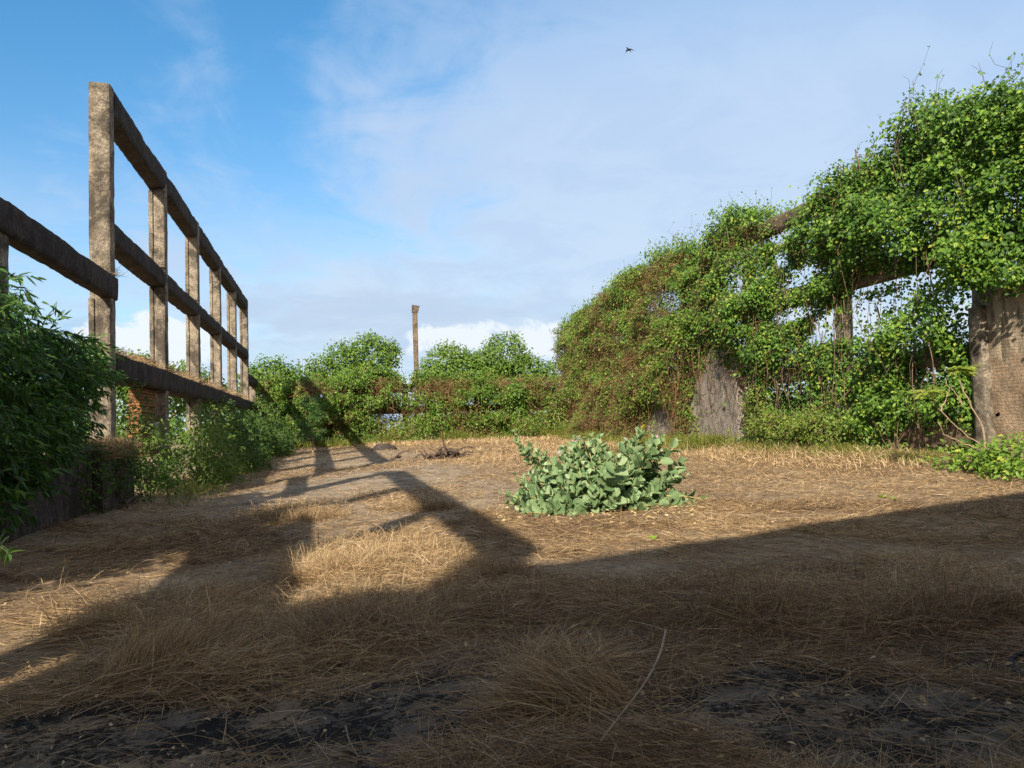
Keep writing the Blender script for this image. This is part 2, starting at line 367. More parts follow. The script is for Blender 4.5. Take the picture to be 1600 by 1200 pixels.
M_fallen = leafmat('fallen_leaf', [(0, (.55, .38, .16)), (1, (.68, .58, .36))], .7, .1, .2, (1, 1, .8))
M_straw = leafmat('dry_straw', [(0, (.09, .06, .040)), (.3, (.25, .173, .108)), (.65, (.52, .375, .195)), (1, (.74, .61, .42))], .65, .2, .25, (1.1, .95, .8))
M_rstraw = leafmat('reddish_dead_stem', [(0, (.12, .06, .035)), (.5, (.22, .12, .065)), (1, (.36, .23, .12))], .7, .15, .2, (1.1, .9, .8))
M_weed = leafmat('fresh_weed_blade', [(0, (.06, .11, .02)), (.5, (.15, .20, .035)), (1, (.34, .30, .08))])

# ---------------------------------------------------------------- the ground, one sheet to the horizon
def axis_pts(lo, hi, fine, far):
    core = np.arange(lo, hi+1e-6, fine); out = []
    v = hi; st = fine
    while v < far: st *= 1.22; v += st; out.append(v)
    neg = []; v = lo; st = fine
    while v > -far: st *= 1.22; v -= st; neg.append(v)
    return np.array(neg[::-1]+list(core)+out)
gx = axis_pts(-6, 18, .10, 3000); gy = axis_pts(1.5, 30, .10, 3000)
GX, GY = np.meshgrid(gx, gy, indexing='ij'); GZ = terr(GX, GY)
Vg = np.stack([GX, GY, GZ], -1).reshape(-1, 3); ny = len(gy)
I, J = np.meshgrid(np.arange(len(gx)-1), np.arange(ny-1), indexing='ij'); q = (I*ny+J).ravel()
Fg = np.stack([q, q+ny, q+ny+1, q+1], 1)
m, g = newmat('dry_earth'); P = g.n('ShaderNodeNewGeometry').outputs['Position']
s = g.n('ShaderNodeSeparateXYZ'); g.t.links.new(P, s.inputs[0]); px, py, pz = s.outputs
a = g.noise(P, .9, 8, .62); b = g.noise(P, 9, 7, .7); c3 = g.noise(P, 55, 4, .7)
c = g.mix(g.mr(a, .38, .62), (.27, .20, .13), (.42, .325, .215))
c = g.mix(g.math('MULTIPLY', g.mr(b, .42, .66), .6), c, (.11, .072, .046))
litter = g.noise(g.mapv(P, (1, 3.4, 1), rot=(0, 0, .35)), 26, 5, .75, 1.2)
c = g.mix(g.math('MULTIPLY', g.mr(litter, .54, .66), .65), c, (.47, .33, .18))
# pale concrete slab running away from the viewer
slab = g.math('MULTIPLY', g.math('MULTIPLY', g.mr(px, -2.6, -1.6), g.mr(px, 5.2, 3.6)), g.mr(py, 10.5, 15))
slab = g.math('MULTIPLY', slab, g.mr(g.noise(P, .55, 6, .6), .36, .52))
c = g.mix(g.math('MULTIPLY', slab, .85), c, (.43, .355, .27))
crk = g.noise(g.mapv(P, (.35, 2.6, 1), rot=(0, 0, -.06)), 1.0, 5, .6, .4)
crm = g.math('MULTIPLY', g.math('MULTIPLY', g.mr(g.math('ABSOLUTE', g.math('SUBTRACT', crk, .5)), .018, .004), slab), g.mr(py, 13, 19))
c = g.mix(g.math('MULTIPLY', crm, .85), c, (.05, .035, .028))
# charred crust and old concrete close to the viewer
fore = g.mr(g.math('ADD', py, g.math('MULTIPLY', px, .12)), 6.6, 4.9)
conc = g.math('MULTIPLY', fore, g.mr(g.noise(P, 1.7, 6, .6), .38, .52))
c = g.mix(g.math('MULTIPLY', conc, .9), c, g.mix(g.mr(b, .35, .65), (.19, .165, .135), (.115, .098, .08)))
k1 = g.noise(P, 2.2, 3, .5); k2 = g.noise(P, 19, 9, .82, .3)
ash = g.mr(g.math('ADD', k2, g.math('MULTIPLY', g.math('SUBTRACT', k1, .5), .75)), .485, .565)
ash = g.math('MULTIPLY', ash, g.mr(g.math('ADD', py, g.math('MULTIPLY', px, .12)), 6.0, 4.9))
c = g.mix(g.math('MULTIPLY', ash, .94), c, (.016, .015, .016))
dk = g.math('MULTIPLY', g.mr(g.noise(P, 1.3, 6, .62), .56, .68), .55)
c = g.mix(dk, c, (.06, .045, .036))
bs = g.n('ShaderNodeBsdfPrincipled', i_Roughness=.95); bs.inputs['Specular IOR Level'].default_value = .12; g.t.links.new(c, bs.inputs['Base Color'])
h = g.math('ADD', g.math('ADD', g.math('MULTIPLY', b, 1.0), g.math('MULTIPLY', c3, .35)), g.math('ADD', g.math('MULTIPLY', ash, .35), g.math('MULTIPLY', crm, -1.2)))
finish(g, bs, h, .9, .05)
ground = mesh_obj('ground', Vg, Fg, np.full(len(Fg), 4), m, smooth=True); tag(ground, kind='structure')

# ---------------------------------------------------------------- concrete frame on the left
Y0, BAY, XL = 18.84, 5.97, -4.62
fr = thing('concrete_frame', 'tall open frame of bare weathered concrete posts and dark beams along the left side', 'concrete frame', (XL, Y0, 0))
PW = .45
for k in range(-4, 6):
    y = Y0+BAY*k; mb = MB(); xo = XL-PW/2
    z1 = 9.42
    if k == -1:
        rough_prism(mb, (xo, y, -.3), (xo, y, 5.05), PW, PW, .25, .022, (0, 1, 0))
        rough_prism(mb, (xo-.28, y-.1, 5.05), (xo-.45, y-.1, z1), PW, PW, .25, .022, (0, 1, 0))
    else:
        rough_prism(mb, (xo, y, -.3), (xo, y, z1), PW, PW, .12, .020, (0, 1, 0), chip=.06)
    if k >= 0:          # the raised strip of render on the face towards the viewer
        segs = [(1.2, 2.8), (3.5, 5.0), (5.0, 5.9), (6.5, 8.75)] if k else [(3.6, 4.6)]
        for (za, zb) in segs:
            rough_prism(mb, (xo+.075, y-PW/2-.012, za), (xo+.07, y-PW/2-.012, zb), PW*.64, .085, .12, .012, (0, 1, 0), chip=.03); rough_prism(mb, (xo-.155, y-PW/2-.006, za), (xo-.16, y-PW/2-.006, zb), PW*.26, .075, .12, .012, (0, 1, 0), chip=.03)
    mb.build('post', M_post, fr)
mb = MB(); rough_prism(mb, (XL-.35, Y0+BAY*6, -.3), (XL-.35, Y0+BAY*6, 4.6), .5, .45, .3, .03, (0, 1, 0)); mb.build('post', M_post, fr)
def beam(ya, yb, z0, z1, w, mat=M_beam, amp=.03, par=fr, X=XL, sgn=-1, nm='beam'):
    mb = MB(); rough_prism(mb, (X+sgn*w/2, ya, (z0+z1)/2), (X+sgn*w/2, yb, (z0+z1)/2), w, z1-z0, .13, amp*.7, (0, 0, 1), chip=.035)
    return mb.build(nm, mat, par)
beam(Y0+.2, Y0+5*BAY+.2, 8.83, 9.44, .46)
beam(Y0-4*BAY, Y0-BAY+.1, 8.83, 9.44, .50)
beam(Y0+.2, Y0+5*BAY+.25, 5.92, 6.40, .48)
beam(Y0-BAY-.5, Y0+.24, 4.62, 5.14, .30, X=XL+.05)
beam(Y0+5*BAY+.2, Y0+6*BAY, 4.55, 5.10, .40)
beam(Y0+.24, Y0+6*BAY, 2.87, 3.47, .62, amp=.05, X=XL+.03)
beam(Y0-4*BAY, Y0-2*BAY-1.5, 4.0, 5.75, .35)                       # infill panel beside the viewpoint
# low wall under the nearest bay and rubble pier
lw = MB(); rough_prism(lw, (XL+.02, 3, .45), (XL+.02, 16.4, .45), .36, 1.75, .25, .05, (0, 0, 1)); rough_prism(lw, (XL+.12, 16.4, .5), (XL+.12, 18.8, .5), .62, 1.75, .2, .08, (0, 0, 1))
tag(lw.build('low_wall', M_dwall), 'low dark mouldy wall under the drooping bush at the left edge', 'wall')
bf = MB()
for i in range(16):
    z0 = 1.0+i*.17; yl = 22.0+.45*fbm(i*.7, 3.3)+.07*abs(i-6); 
    rough_prism(bf, (-4.98, yl, z0+.08), (-4.98, 24.12, z0+.08), .34, .168, .22, .03, (0, 0, 1), chip=.05)
tag(bf.build('brick_fragment', M_rubble), 'crumbling red brick wall stub tucked behind the second concrete post', 'brick wall')
pl = MB(); rough_prism(pl, (-4.74, 23.4, 1.7), (-4.74, 24.1, 1.7), .05, .55, .12, .05, (0, 0, 1)); 
tag(pl.build('plaster_slab', M_pale), 'pale plaster slab leaning against the left post below the red bricks', 'plaster slab')

# ---------------------------------------------------------------- gabled shed behind the viewpoint (its shadow fills the foreground)
sh = thing('gabled_shed', 'gabled brick shed standing behind the viewpoint and shading the foreground', 'shed', (5, -3, 0))
prof = [(-6.3, -.2), (-6.3, 6.0), (-4.55, 6.5), (-3.95, 7.38), (-3.1, 7.33), (5.6, 9.75), (9.5, 10.75), (22, 7.2), (22, -.2)]
mb = MB(); n = len(prof)
V = [(x, -3.0, z) for x, z in prof]+[(x, -3.4, z) for x, z in prof]
mb.add(V, [list(range(n)), list(range(2*n-1, n-1, -1))]+[[i, i+n, (i+1) % n+n, (i+1) % n] for i in range(n)])
mb.build('wall', M_brick, sh)
mb = MB(); rf = [(-3.1, 7.25), (5.6, 9.65), (9.5, 10.65), (22, 7.1)]
for (xa, za), (xb, zb) in zip(rf[:-1], rf[1:]):
    mb.add([(xa, -3.4, za), (xb, -3.4, zb), (xb, -20, zb), (xa, -20, za), (xa, -3.4, za-.2), (xb, -3.4, zb-.2), (xb, -20, zb-.2), (xa, -20, za-.2)],
           [[0, 1, 2, 3], [7, 6, 5, 4], [0, 4, 5, 1], [1, 5, 6, 2], [2, 6, 7, 3], [3, 7, 4, 0]])
mb.build('roof', M_rbeam, sh)

# ---------------------------------------------------------------- right frame, masonry and back frame
XR, YR = 16.86, 17.5
rfm = thing('concrete_frame', 'long brown concrete frame smothered in green creepers along the right side', 'concrete frame', (XR, YR, 0))
for k in range(0, 7):
    mb = MB(); y = YR+5.96*k
    rough_prism(mb, (XR+PW/2, y, -.2), (XR+PW/2, y, 9.3), PW, PW, .25, .028, (0, 1, 0), chip=.05)
    if k == 1: rough_prism(mb, (XR+.15, y-.24, 1), (XR+.15, y-.24, 4.6), .3, .09, .25, .02, (0, 1, 0), chip=.05)
    mb.build('post', M_post, rfm)
for (z0, z1, w) in ((8.7, 9.3, .46), (5.72, 6.35, .46), (2.86, 3.40, .55)):
    beam(10, YR+6*5.96+.2, z0, z1, w, M_rbeam, par=rfm, X=XR, sgn=1)
# end bay masonry wall at the right edge
mw = thing('masonry_wall', 'brown brick and plaster wall with worn edge at the right edge', 'brick wall', (XR, 15, 0))
mb = MB(); ny_ = 70; nz_ = 56
ys = np.linspace(7.5, 17.62, ny_); zs = np.linspace(0, 1, nz_)
YY, ZZ = np.meshgrid(ys, zs, indexing='ij'); top = 4.75+.25*np.sin(YY*.8)-.55*ss(16.4, 17.6, YY)+.25*(fbm(YY*2.5, 1.1)-.5)
yy = YY+.16*(fbm(ZZ*14+3, 8.8)-.35)*ss(17.0, 17.6, YY)
Z3 = -.2+ZZ*(top+.2); XX = XR-.10-.07*(fbm(YY*1.6, Z3*1.6, 2.)-.5)*2-.03*(fbm(YY*6, Z3*6, 2.)-.5)
V = np.stack([XX, yy, Z3], -1).reshape(-1, 3); I, J = np.meshgrid(np.arange(ny_-1), np.arange(nz_-1), indexing='ij'); q = (I*nz_+J).ravel()
hole = []
for i_, j_ in zip(I.ravel(), J.ravel()):
    yc = ys[i_]; zc = Z3[i_, j_]
    hole.append((15.72 < yc < 16.12 and 1.35 < zc < 1.60) or (16.75 < yc < 16.95 and 1.36 < zc < 1.48))
hole = np.array(hole); mb.addq(V, np.stack([q, q+nz_, q+nz_+1, q+1], 1)[~hole])
Vb = V.copy(); Vb[:, 0] = XR+.35; mb.addq(Vb, np.stack([q, q+1, q+nz_+1, q+nz_], 1))
e = [(ny_-1)*nz_+j for j in range(nz_)]; Ve = np.vstack([V[e], Vb[e]]); mb.addq(Ve, [(j, j+nz_, j+nz_+1, j+1) for j in range(nz_-1)])
e = [i*nz_+nz_-1 for i in range(ny_)]; Ve = np.vstack([V[e], Vb[e]]); mb.addq(Ve, [(i, i+1, i+ny_+1, i+ny_) for i in range(ny_-1)])
mb.build('wall', M_brick, mw)
mb = MB(); rough_prism(mb, (XR-.02, 17.36, .1), (XR-.02, 17.38, 4.3), .50, .52, .08, .014, (1, 0, 0), chip=.035); mb.build('corner_pilaster', M_post, mw)
mb = MB(); rough_prism(mb, (XR-.16, 15.55, 1.25), (XR-.16, 15.85, 1.25), .06, .42, .1, .03, (0, 0, 1), chip=.05); mb.build('plaster_patch', M_pale, mw)
# plastered panel further along
def panel(name, ya, yb, ztop, mat, label, cat, x0=XR-.12, th=.42, rag=.5, zb=-.2):
    mb = MB(); n = 40; nz = 40; ys = np.linspace(ya, yb, n)
    tp = ztop+rag*(fbm(ys*1.3+2, 5.5+ya)-.5)*2-rag*.8*(1-np.minimum(ss(ya, ya+.8, ys), ss(yb, yb-.8, ys)))
    t = np.linspace(0, 1, nz); YY, TT = np.meshgrid(ys, t, indexing='ij'); Z3 = zb+TT*(tp[:, None]-zb)
    ys2 = YY+.25*(fbm(Z3*2, 3.1+YY*0)-.5)*np.where(np.abs(YY-(ya+yb)/2) > (yb-ya)/2-.3, 1, 0)
    XX = x0-.12*(fbm(YY*1.2, Z3*1.2, 7.)-.5)
    V = np.stack([XX, ys2, Z3], -1).reshape(-1, 3); I, J = np.meshgrid(np.arange(n-1), np.arange(nz-1), indexing='ij'); q = (I*nz+J).ravel()
    mb.addq(V, np.stack([q, q+1, q+nz+1, q+nz], 1)[:, ::-1]); Vb = V.copy(); Vb[:, 0] = x0+th; mb.addq(Vb, np.stack([q, q+1, q+nz+1, q+nz], 1))
    for e in ([j for j in range(nz)], [(n-1)*nz+j for j in range(nz)], [i*nz+nz-1 for i in range(n)]):
        mb.addq(np.vstack([V[e], Vb[e]]), [(i, i+1, i+len(e)+1, i+len(e)) for i in range(len(e)-1)])
    return tag(mb.build(name, mat), label, cat)
panel('plastered_wall', 30.3, 35.1, 4.9, M_plaster, 'tall grey stained plaster wall panel right behind the milkweed bush', 'wall')
panel('plastered_wall', 36.9, 40.4, 2.35, M_plaster, 'short broken plaster wall stub left of the tall grey panel', 'wall', rag=.3)
panel('low_wall', 17.7, 23.0, 1.15, M_ledge, 'low tan plastered plinth beneath the creepers beside the brick wall', 'wall', rag=.15)
panel('low_wall', 23.5, 29.2, 1.05, M_ledge, 'low crumbling plinth half hidden by weeds right of the tall grey panel', 'wall', rag=.4)
# back frame
YB = 54.6
bk = thing('concrete_frame', 'far cross frame with two thin dark beams in the green thicket', 'concrete frame', (5, YB, 0))
for x in (-.25, 5.1, 10.5):
    mb = MB(); rough_prism(mb, (x, YB+.2, 0), (x, YB+.2, 4.6), .42, .42, .4, .03, (0, 1, 0)); mb.build('post', M_dwall, bk)
for (z0, z1) in ((4.02, 4.55), (2.55, 3.05)):
    mb = MB(); rough_prism(mb, (-4.4, YB, (z0+z1)/2), (16.9, YB, (z0+z1)/2), .4, z1-z0, .4, .04, (0, 0, 1)); mb.build('beam', M_dwall, bk)
# lone pillar
p = onY(648, 478, 57.5)
pc = thing('lone_pillar', 'lone slender brown pillar with a knobbed broken top above the far trees', 'pillar', (p[0], 57.5, 0))
mb = MB(); rough_prism(mb, (p[0]+.0, 57.5, 0), (p[0]-.0, 57.5, p[2]-.4), .34, .34, .3, .03, (0, 1, 0)); mb.build('shaft', M_rbeam, pc)
mb = MB(); rough_prism(mb, (p[0]-.02, 57.5, p[2]-.5), (p[0]+.06, 57.5, p[2]), .42, .42, .12, .05, (0, 1, 0), 1.35); mb.build('knob', M_rbeam, pc)

# ---------------------------------------------------------------- creepers on the right frame
def WX(x, y, X=XR-.3): p = onX(x, y, X); return p[1], p[2]
sil = [WX(*q) for q in [(1660, 128), (1600, 122), (1530, 132), (1400, 158), (1375, 195), (1340, 240), (1300, 285), (1250, 318), (1230, 352), (1205, 352), (1185, 325), (1135, 328), (1108, 372), (1060, 374), (1000, 412), (950, 445), (912, 490)]]
sil.sort(); sy = np.array([s[0] for s in sil]); sz = np.array([s[1] for s in sil])
holes = []      # (y, z, ry, rz, strength)
for (cx, cy, rx, ry, st) in [(1290, 508, 34, 26, .9), (1262, 528, 18, 14, .9), (1245, 432, 26, 20, .95), (1375, 478, 48, 22, .86), (1348, 512, 22, 26, .88), (1420, 500, 30, 20, .6),
        (1430, 436, 42, 14, .9), (1165, 440, 20, 28, .5), (1055, 470, 20, 26, .75), (1213, 400, 18, 22, .85), (1300, 415, 30, 14, .6), (1400, 408, 26, 9, .6), (1005, 500, 8, 16, .7), (1225, 625, 38, 22, 1.0),
        (1207, 368, 24, 12, .98), (1240, 352, 18, 8, .9), (1365, 440, 36, 15, .98), (1225, 492, 32, 12, .95), (1222, 600, 36, 14, .98), (1445, 577, 30, 15, .95), (1318, 500, 11, 40, .9), (1318, 560, 12, 24, .8), (1330, 640, 14, 22, .85),
        (1118, 632, 46, 66, 1.0), (1450, 682, 75, 16, .9), (1030, 662, 26, 20, .85), (1090, 590, 16, 20, .5), (1430, 600, 30, 8, .9), (1500, 395, 16, 10, .6), (1540, 350, 8, 24, .5)]:
    y0_, z0_ = WX(cx, cy); y1_, _ = WX(cx+rx, cy); _, z1_ = WX(cx, cy-ry); holes.append((y0_, z0_, abs(y1_-y0_), abs(z1_-z0_), st))
def curtain_density(y, z):
    zt = np.interp(y, sy, sz) + .12 + (fbm(y*.75, 7.7)-.5)*.6 + (vn(y*2.7, 1.7)-.5)*.6
    d = ss(.15, -.5, z-zt)
    d = d*ss(54.2, 52.4, y + (fbm(z*.8, 2.2)-.5)*2)
    for (a, b, ra, rb, s_) in holes:
        q = ((y-a)/ra)**2+((z-b)/rb)**2 + (fbm(y*2.2, z*2.2, a)-.5)*1.1
        d = d*(1-s_*.97*ss(1.35, .85, q))
    gap = fbm(y*.9+4, z*.9, 2.2, 3)              # thin places
    d = d*(.40+.60*ss(.34, .48, gap))*(.42+.58*ss(.36, .56, fbm(y*2.3, z*2.8, 4.4, 2)))
    # masonry wall at the right stays bare below the overhang
    lim = 4.55+.5*(fbm(y*2, 2.1)-.5)-.9*ss(17.2, 18.2, y)
    d = np.where(y < 17.75, d*ss(lim-.35, lim+.2, z), d)
    return d
def holefield(y, z):
    f = np.zeros(np.shape(y))
    for (a, b, ra, rb, s_) in holes:
        if s_ >= .8: f = np.maximum(f, ss(2.6, 1.2, ((y-a)/(ra+.25))**2+((z-b)/(rb+.25))**2))
    return f
def thick(y, z): return (1-.78*holefield(y, z))*thick0(y, z)
def thick0(y, z): return .15+1.35*fbm(y*.55+3, z*.55, 8.1, 2)**1.3+1.5*np.clip(fbm(y*1.5, z*2.1, 3.1, 2)-.42, 0, 1)
NCL = 46000
cy_ = R.uniform(9.5, 55, NCL*3); w_ = 1-.40*ss(25, 55, cy_); keep = R.rand(NCL*3) < w_; cy_ = cy_[keep]
cz_ = R.uniform(.1, 11.2, len(cy_)); dd = curtain_density(cy_, cz_); kp = R.rand(len(cy_)) < dd*1.0
cy_, cz_ = cy_[kp], cz_[kp]; th = thick(cy_, cz_); ow = th*(1-R.rand(len(cy_))**2.4*1.1)
ow = ow*(1-.55*ss(4.2, 3.0, cz_)*ss(34, 30, cy_)); cx_ = XR+.05-ow+.0; ntop = ss(7.5, 10.5, cz_); cx_ = cx_+ntop*R.uniform(0, 1.4, len(cx_))
# lower storey leans out a little
cx_ -= .2*ss(1.6, .4, cz_)*R.rand(len(cx_))
per = 7
N = len(cx_)*per; C0 = np.repeat(np.stack([cx_, cy_, cz_], 1), per, 0); tcl = np.repeat(R.normal(0, .19, len(cx_)), per)
Pl = C0+rnd(N)*np.array([.14, .17, .13])
lk = R.rand(N) < .25+curtain_density(Pl[:, 1], Pl[:, 2])*1.2; Pl, C0, tcl = Pl[lk], C0[lk], tcl[lk]; N = len(Pl)
ctint = np.clip(.50+tcl+R.normal(0, .16, N)+.25*(fbm(C0[:, 1]*.5, C0[:, 2]*.5, 3.)-.5)+.06*ss(1.2, 0, XR-Pl[:, 0])*-1, 0, 1)
nr = unit(np.array([-.55, -.62, .62])+rnd(N, .48)); ax = unit(np.array([-.35, -.1, -.55])+rnd(N, .6)); ax = unit(ax-nr*(ax*nr).sum(1, keepdims=True))
Ln = R.uniform(.075, .155, N)*(1+.1*ss(25, 50, Pl[:, 1]))*(.7+.6*R.rand(N)); Wd = Ln*R.uniform(.6, .8, N)
specs = [('leafy_creeper', 'thick bright green creeper spilling over the brick wall at the right edge', 9, 20.4),
         ('leafy_creeper', 'green creeper with wide sky gaps wrapped round the post left of the brick wall', 20.4, 27.0),
         ('leafy_creeper', 'rounded green creeper hump just left of the exposed upper beam end', 27.0, 33.5),
         ('leafy_creeper', 'browning creeper with dead reddish stems at the far end of the right frame', 33.5, 60)]
div = Pl[:, 1]+(fbm(Pl[:, 2]*.6, 1.1)-.5)*2.2
old = ss(29, 38, C0[:, 1])*ss(11.5, 5, C0[:, 2])+.55*ss(2.6, .8, C0[:, 2]); brown = (fbm(C0[:, 1]*.45, C0[:, 2]*.45, 5., 3)*1.0+R.rand(N)*.35)
isold = (R.rand(N) < old*.72)
for i, (nm, lb, a, b) in enumerate(specs):
    th_ = thing(nm, lb, 'creeper', (XR-.4, (max(a, 14)+min(b, 52))/2, 0), 'creepers over the right frame')
    sel = (div >= a) & (div < b)
    s1 = sel & ~isold; mb = MB(); leaves(mb, Pl[s1], ax[s1], nr[s1], Ln[s1], Wd[s1], ctint[s1]); mb.build('foliage', M_vine, th_)
    s2 = sel & isold
    if s2.sum() > 50:
        tt = np.clip(.9-1.0*(brown[s2]-.45)*1.4+R.normal(0, .16, s2.sum()), 0, 1)
        mb = MB(); leaves(mb, Pl[s2], ax[s2], nr[s2], Ln[s2]*.8, Wd[s2]*.65, tt); mb.build('drying_foliage', M_vineold, th_)
    sl_ = MB(); mb = MB(); ns = int((min(b, 54)-max(a, 12))*9)
    for _ in range(ns):
        y = R.uniform(max(a, 12), min(b, 54)); zt = np.interp(y, sy, sz)
        z1 = R.uniform(3, zt); z0 = max(z1-R.uniform(1, 6), .5 if y > 17.8 else 4.6)
        if z1-z0 < .4: continue
        x = XR-.15-R.rand()*.75*thick(y, z1)
        tube(mb, wig((x, y, z1), (x-R.uniform(-.1, .3), y+R.uniform(-.9, .9), z0), 9, .13), R.uniform(.008, .022), .006, 4)
    for _ in range(int(ns*.35)):         # shoots standing up from the top edge
        y = R.uniform(max(a, 12), min(b, 53)); zt = np.interp(y, sy, sz)+(fbm(y*.75, 7.7)-.5)*.6; Ls = R.uniform(.35, 1.3)*(1 if R.rand() < .8 else 1.6)
        P_ = wig((XR-.1, y, zt-.4), (XR-.1+R.uniform(-.4, .4), y+R.uniform(-.8, .8), zt-.2+Ls*.8), 6, .22); tube(mb, P_, .008, .004, 3)
        k = R.randint(2, 7); LP = P_[R.randint(2, 6, k)]; leaves(sl_, LP, rnd(k), rnd(k)+[0, -.5, .5], .10, .07, .6)
    sl_.build('shoot_leaves', M_vine, th_); mb.build('stems', M_stem if i < 3 else M_rstraw, th_)
    if i >= 2 or i == 1:                 # dead, thin tangled twigs
        mb = MB(); n_ = {1: 2500, 2: 6000, 3: 42000}[i]
        y = R.uniform(a+(8 if i == 1 else 0)*0, min(b, 54), n_); z = R.uniform(.4, 9.6, n_)
        kd = (curtain_density(y, z) > .25) & (fbm(y*.45, z*.45, 5., 3)+R.rand(n_)*.3 > .60) & (z < np.interp(y, sy, sz)-.6)
        y, z = y[kd], z[kd]; n_ = len(y); x = XR-.05-thick(y, z)*R.uniform(.3, 1.08, n_)
        blades(mb, np.stack([x, y, z], 1), R.uniform(0, 6.28, n_), R.uniform(.25, .8, n_), R.uniform(-1.4, .9, n_), .2, .018, R.rand(n_)); mb.build('dead_twigs', M_rstraw, th_)

# ---------------------------------------------------------------- generic crown: sub-blobs of leaf clusters
def crown(mb, blobs, dens, ll, lw, tint0=.5, kind='oval', droop=.3, sub=8, spread=.16, out=.5, squash=.9):
    for (c0, r) in blobs:
        c0 = np.array(c0, float); r = np.array(r if hasattr(r, '__len__') else (r, r, r), float)
        area = 4*math.pi*((r[0]*r[1])**1.6/3+(r[0]*r[2])**1.6/3+(r[1]*r[2])**1.6/3)**(1/1.6)
        n = max(6, int(area*dens/sub)); d = unit(rnd(n)); rr = 1-.45*R.rand(n)**1.8
        bump = .72+.5*fbm(d[:, 0]*2+c0[0], d[:, 1]*2+c0[1], d[:, 2]*2+c0[2], 3)
        C = c0+d*r*(rr*bump)[:, None]; C = C[C[:, 2] > .05]; n = len(C); d = unit((C-c0)/r)
        N = n*sub; Pn = np.repeat(C, sub, 0)+np.clip(rnd(N, spread), -1.9*spread, 1.9*spread)*np.array([1, 1, squash]); dn = np.repeat(d, sub, 0)
        nr = unit(dn*out+np.array([-.25, -.45, .50])+rnd(N, .45)); ax = unit(rnd(N, .7)+dn*.4+np.array([0, 0, -droop])); ax = unit(ax-nr*(ax*nr).sum(1, keepdims=True)*.8)
        t = np.clip(tint0+np.repeat(R.normal(0, .12, n), sub)+R.normal(0, .15, N), 0, 1)
        L = ll*R.uniform(.7, 1.3, N); leaves(mb, Pn, ax, nr, L, L*lw, t, kind)
def limbs(mb, base, tips, r0, r1=.02, lean=.12):
    for t in tips: tube(mb, wig(base, t, 8, lean), r0, r1, 6)
# trees and thicket beyond the far frame
def tree(name, label, base, blobs, trunk_r=.14, dens=72, ll=.22, lw=.6, mat=M_tree, tint=.5, group='trees beyond the far frame'):
    t = thing(name, label, 'tree', base, group)
    mb = MB(); crown(mb, blobs, dens, ll, lw, tint, sub=7, spread=.22); mb.build('crown', mat, t)
    mb = MB(); 
    b = np.array(base, float); fork = b+[0, 0, max(.8, (blobs[0][0][2]-b[2])*.45)]; tube(mb, wig(b, fork, 6, .05), trunk_r, trunk_r*.75, 7)
    for (c0, r) in blobs: tube(mb, wig(fork, c0, 8, .12), trunk_r*.5, .02, 5)
    mb.build('trunk', M_stem, t)
def bl(x, y, Y, r): p = onY(x, y, Y); return (p, r)
YT = 56.5
tree('leafy_tree', 'round topped green tree standing left of the lone pillar', (3.4, YT, .4), [bl(580, 558, YT, (1.75, 1.6, 1.75)), bl(535, 565, YT, (1.3, 1.4, 1.3)), bl(560, 600, YT, (2.2, 1.6, 1.4)), bl(610, 552, YT, (.7, .8, 1.0)), bl(600, 600, YT, (1.2, 1, 1.0))], tint=.55)
tree('leafy_tree', 'broad low green tree standing just right of the lone pillar', (8.2, YT, .4), [bl(700, 565, YT, (1.6, 1.5, 1.3)), bl(672, 590, YT, (1.2, 1.3, 1.2)), bl(730, 585, YT, (2.0, 1.5, 1.6)), bl(690, 612, YT, (2.0, 1.3, 1.0))], tint=.6)
tree('leafy_tree', 'dome shaped green tree peaking between the pillar and the right frame', (12.6, YT, .4), [bl(790, 555, YT, (1.9, 1.6, 1.6)), bl(765, 575, YT, (1.7, 1.6, 1.4)), bl(825, 582, YT, (1.5, 1.4, 1.3)), bl(800, 605, YT, (2.5, 1.5, 1.2))], tint=.55)
tree('leafy_tree', 'low bushy tree filling the corner beside the browning creeper', (17.0, YT, .4), [bl(880, 590, YT, (1.9, 1.5, 1.5)), bl(915, 580, YT, (1.6, 1.4, 1.7)), bl(850, 610, YT, (1.8, 1.4, 1.2))], tint=.6)
tree('leafy_tree', 'green tree rising right behind the last post of the left frame', (-5.2, YT, .4), [bl(425, 592, YT, (1.6, 1.5, 1.5)), bl(405, 610, YT, (1.7, 1.5, 1.5)), bl(455, 610, YT, (1.5, 1.4, 1.2))], tint=.5)
tree('leafy_tree', 'loose airy small tree between the left frame corner and the round tree', (-.8, YT, .4), [bl(480, 590, YT, (1.5, 1.2, 1.0)), bl(505, 575, YT, (1.2, 1.2, 1.0)), bl(490, 612, YT, (1.9, 1.2, 1.1))], dens=40, tint=.5)
tree('leafy_tree', 'green treetop peeking between the first two left posts', (-13.5, 42, 0), [bl(210, 590, 42, (1.5, 1.5, 1.0)), bl(190, 580, 42, (1.0, 1.2, .8)), bl(225, 600, 42, (1.3, 1.2, 1.4))], ll=.2, group='treetops behind the left frame')
tree('leafy_tree', 'green treetop peeking between the second and third left posts', (-10.6, 46, 0), [bl(285, 595, 46, (1.1, 1.2, 1.0)), bl(275, 612, 46, (1.4, 1.2, 1.2))], ll=.2, group='treetops behind the left frame')
tree('leafy_tree', 'small green treetop peeking between the third and fourth left posts', (-9.5, 48, 0), [bl(325, 606, 48, (.9, 1.2, 1.0)), bl(318, 620, 48, (1.2, 1.2, 1.0))], ll=.2, group='treetops behind the left frame')
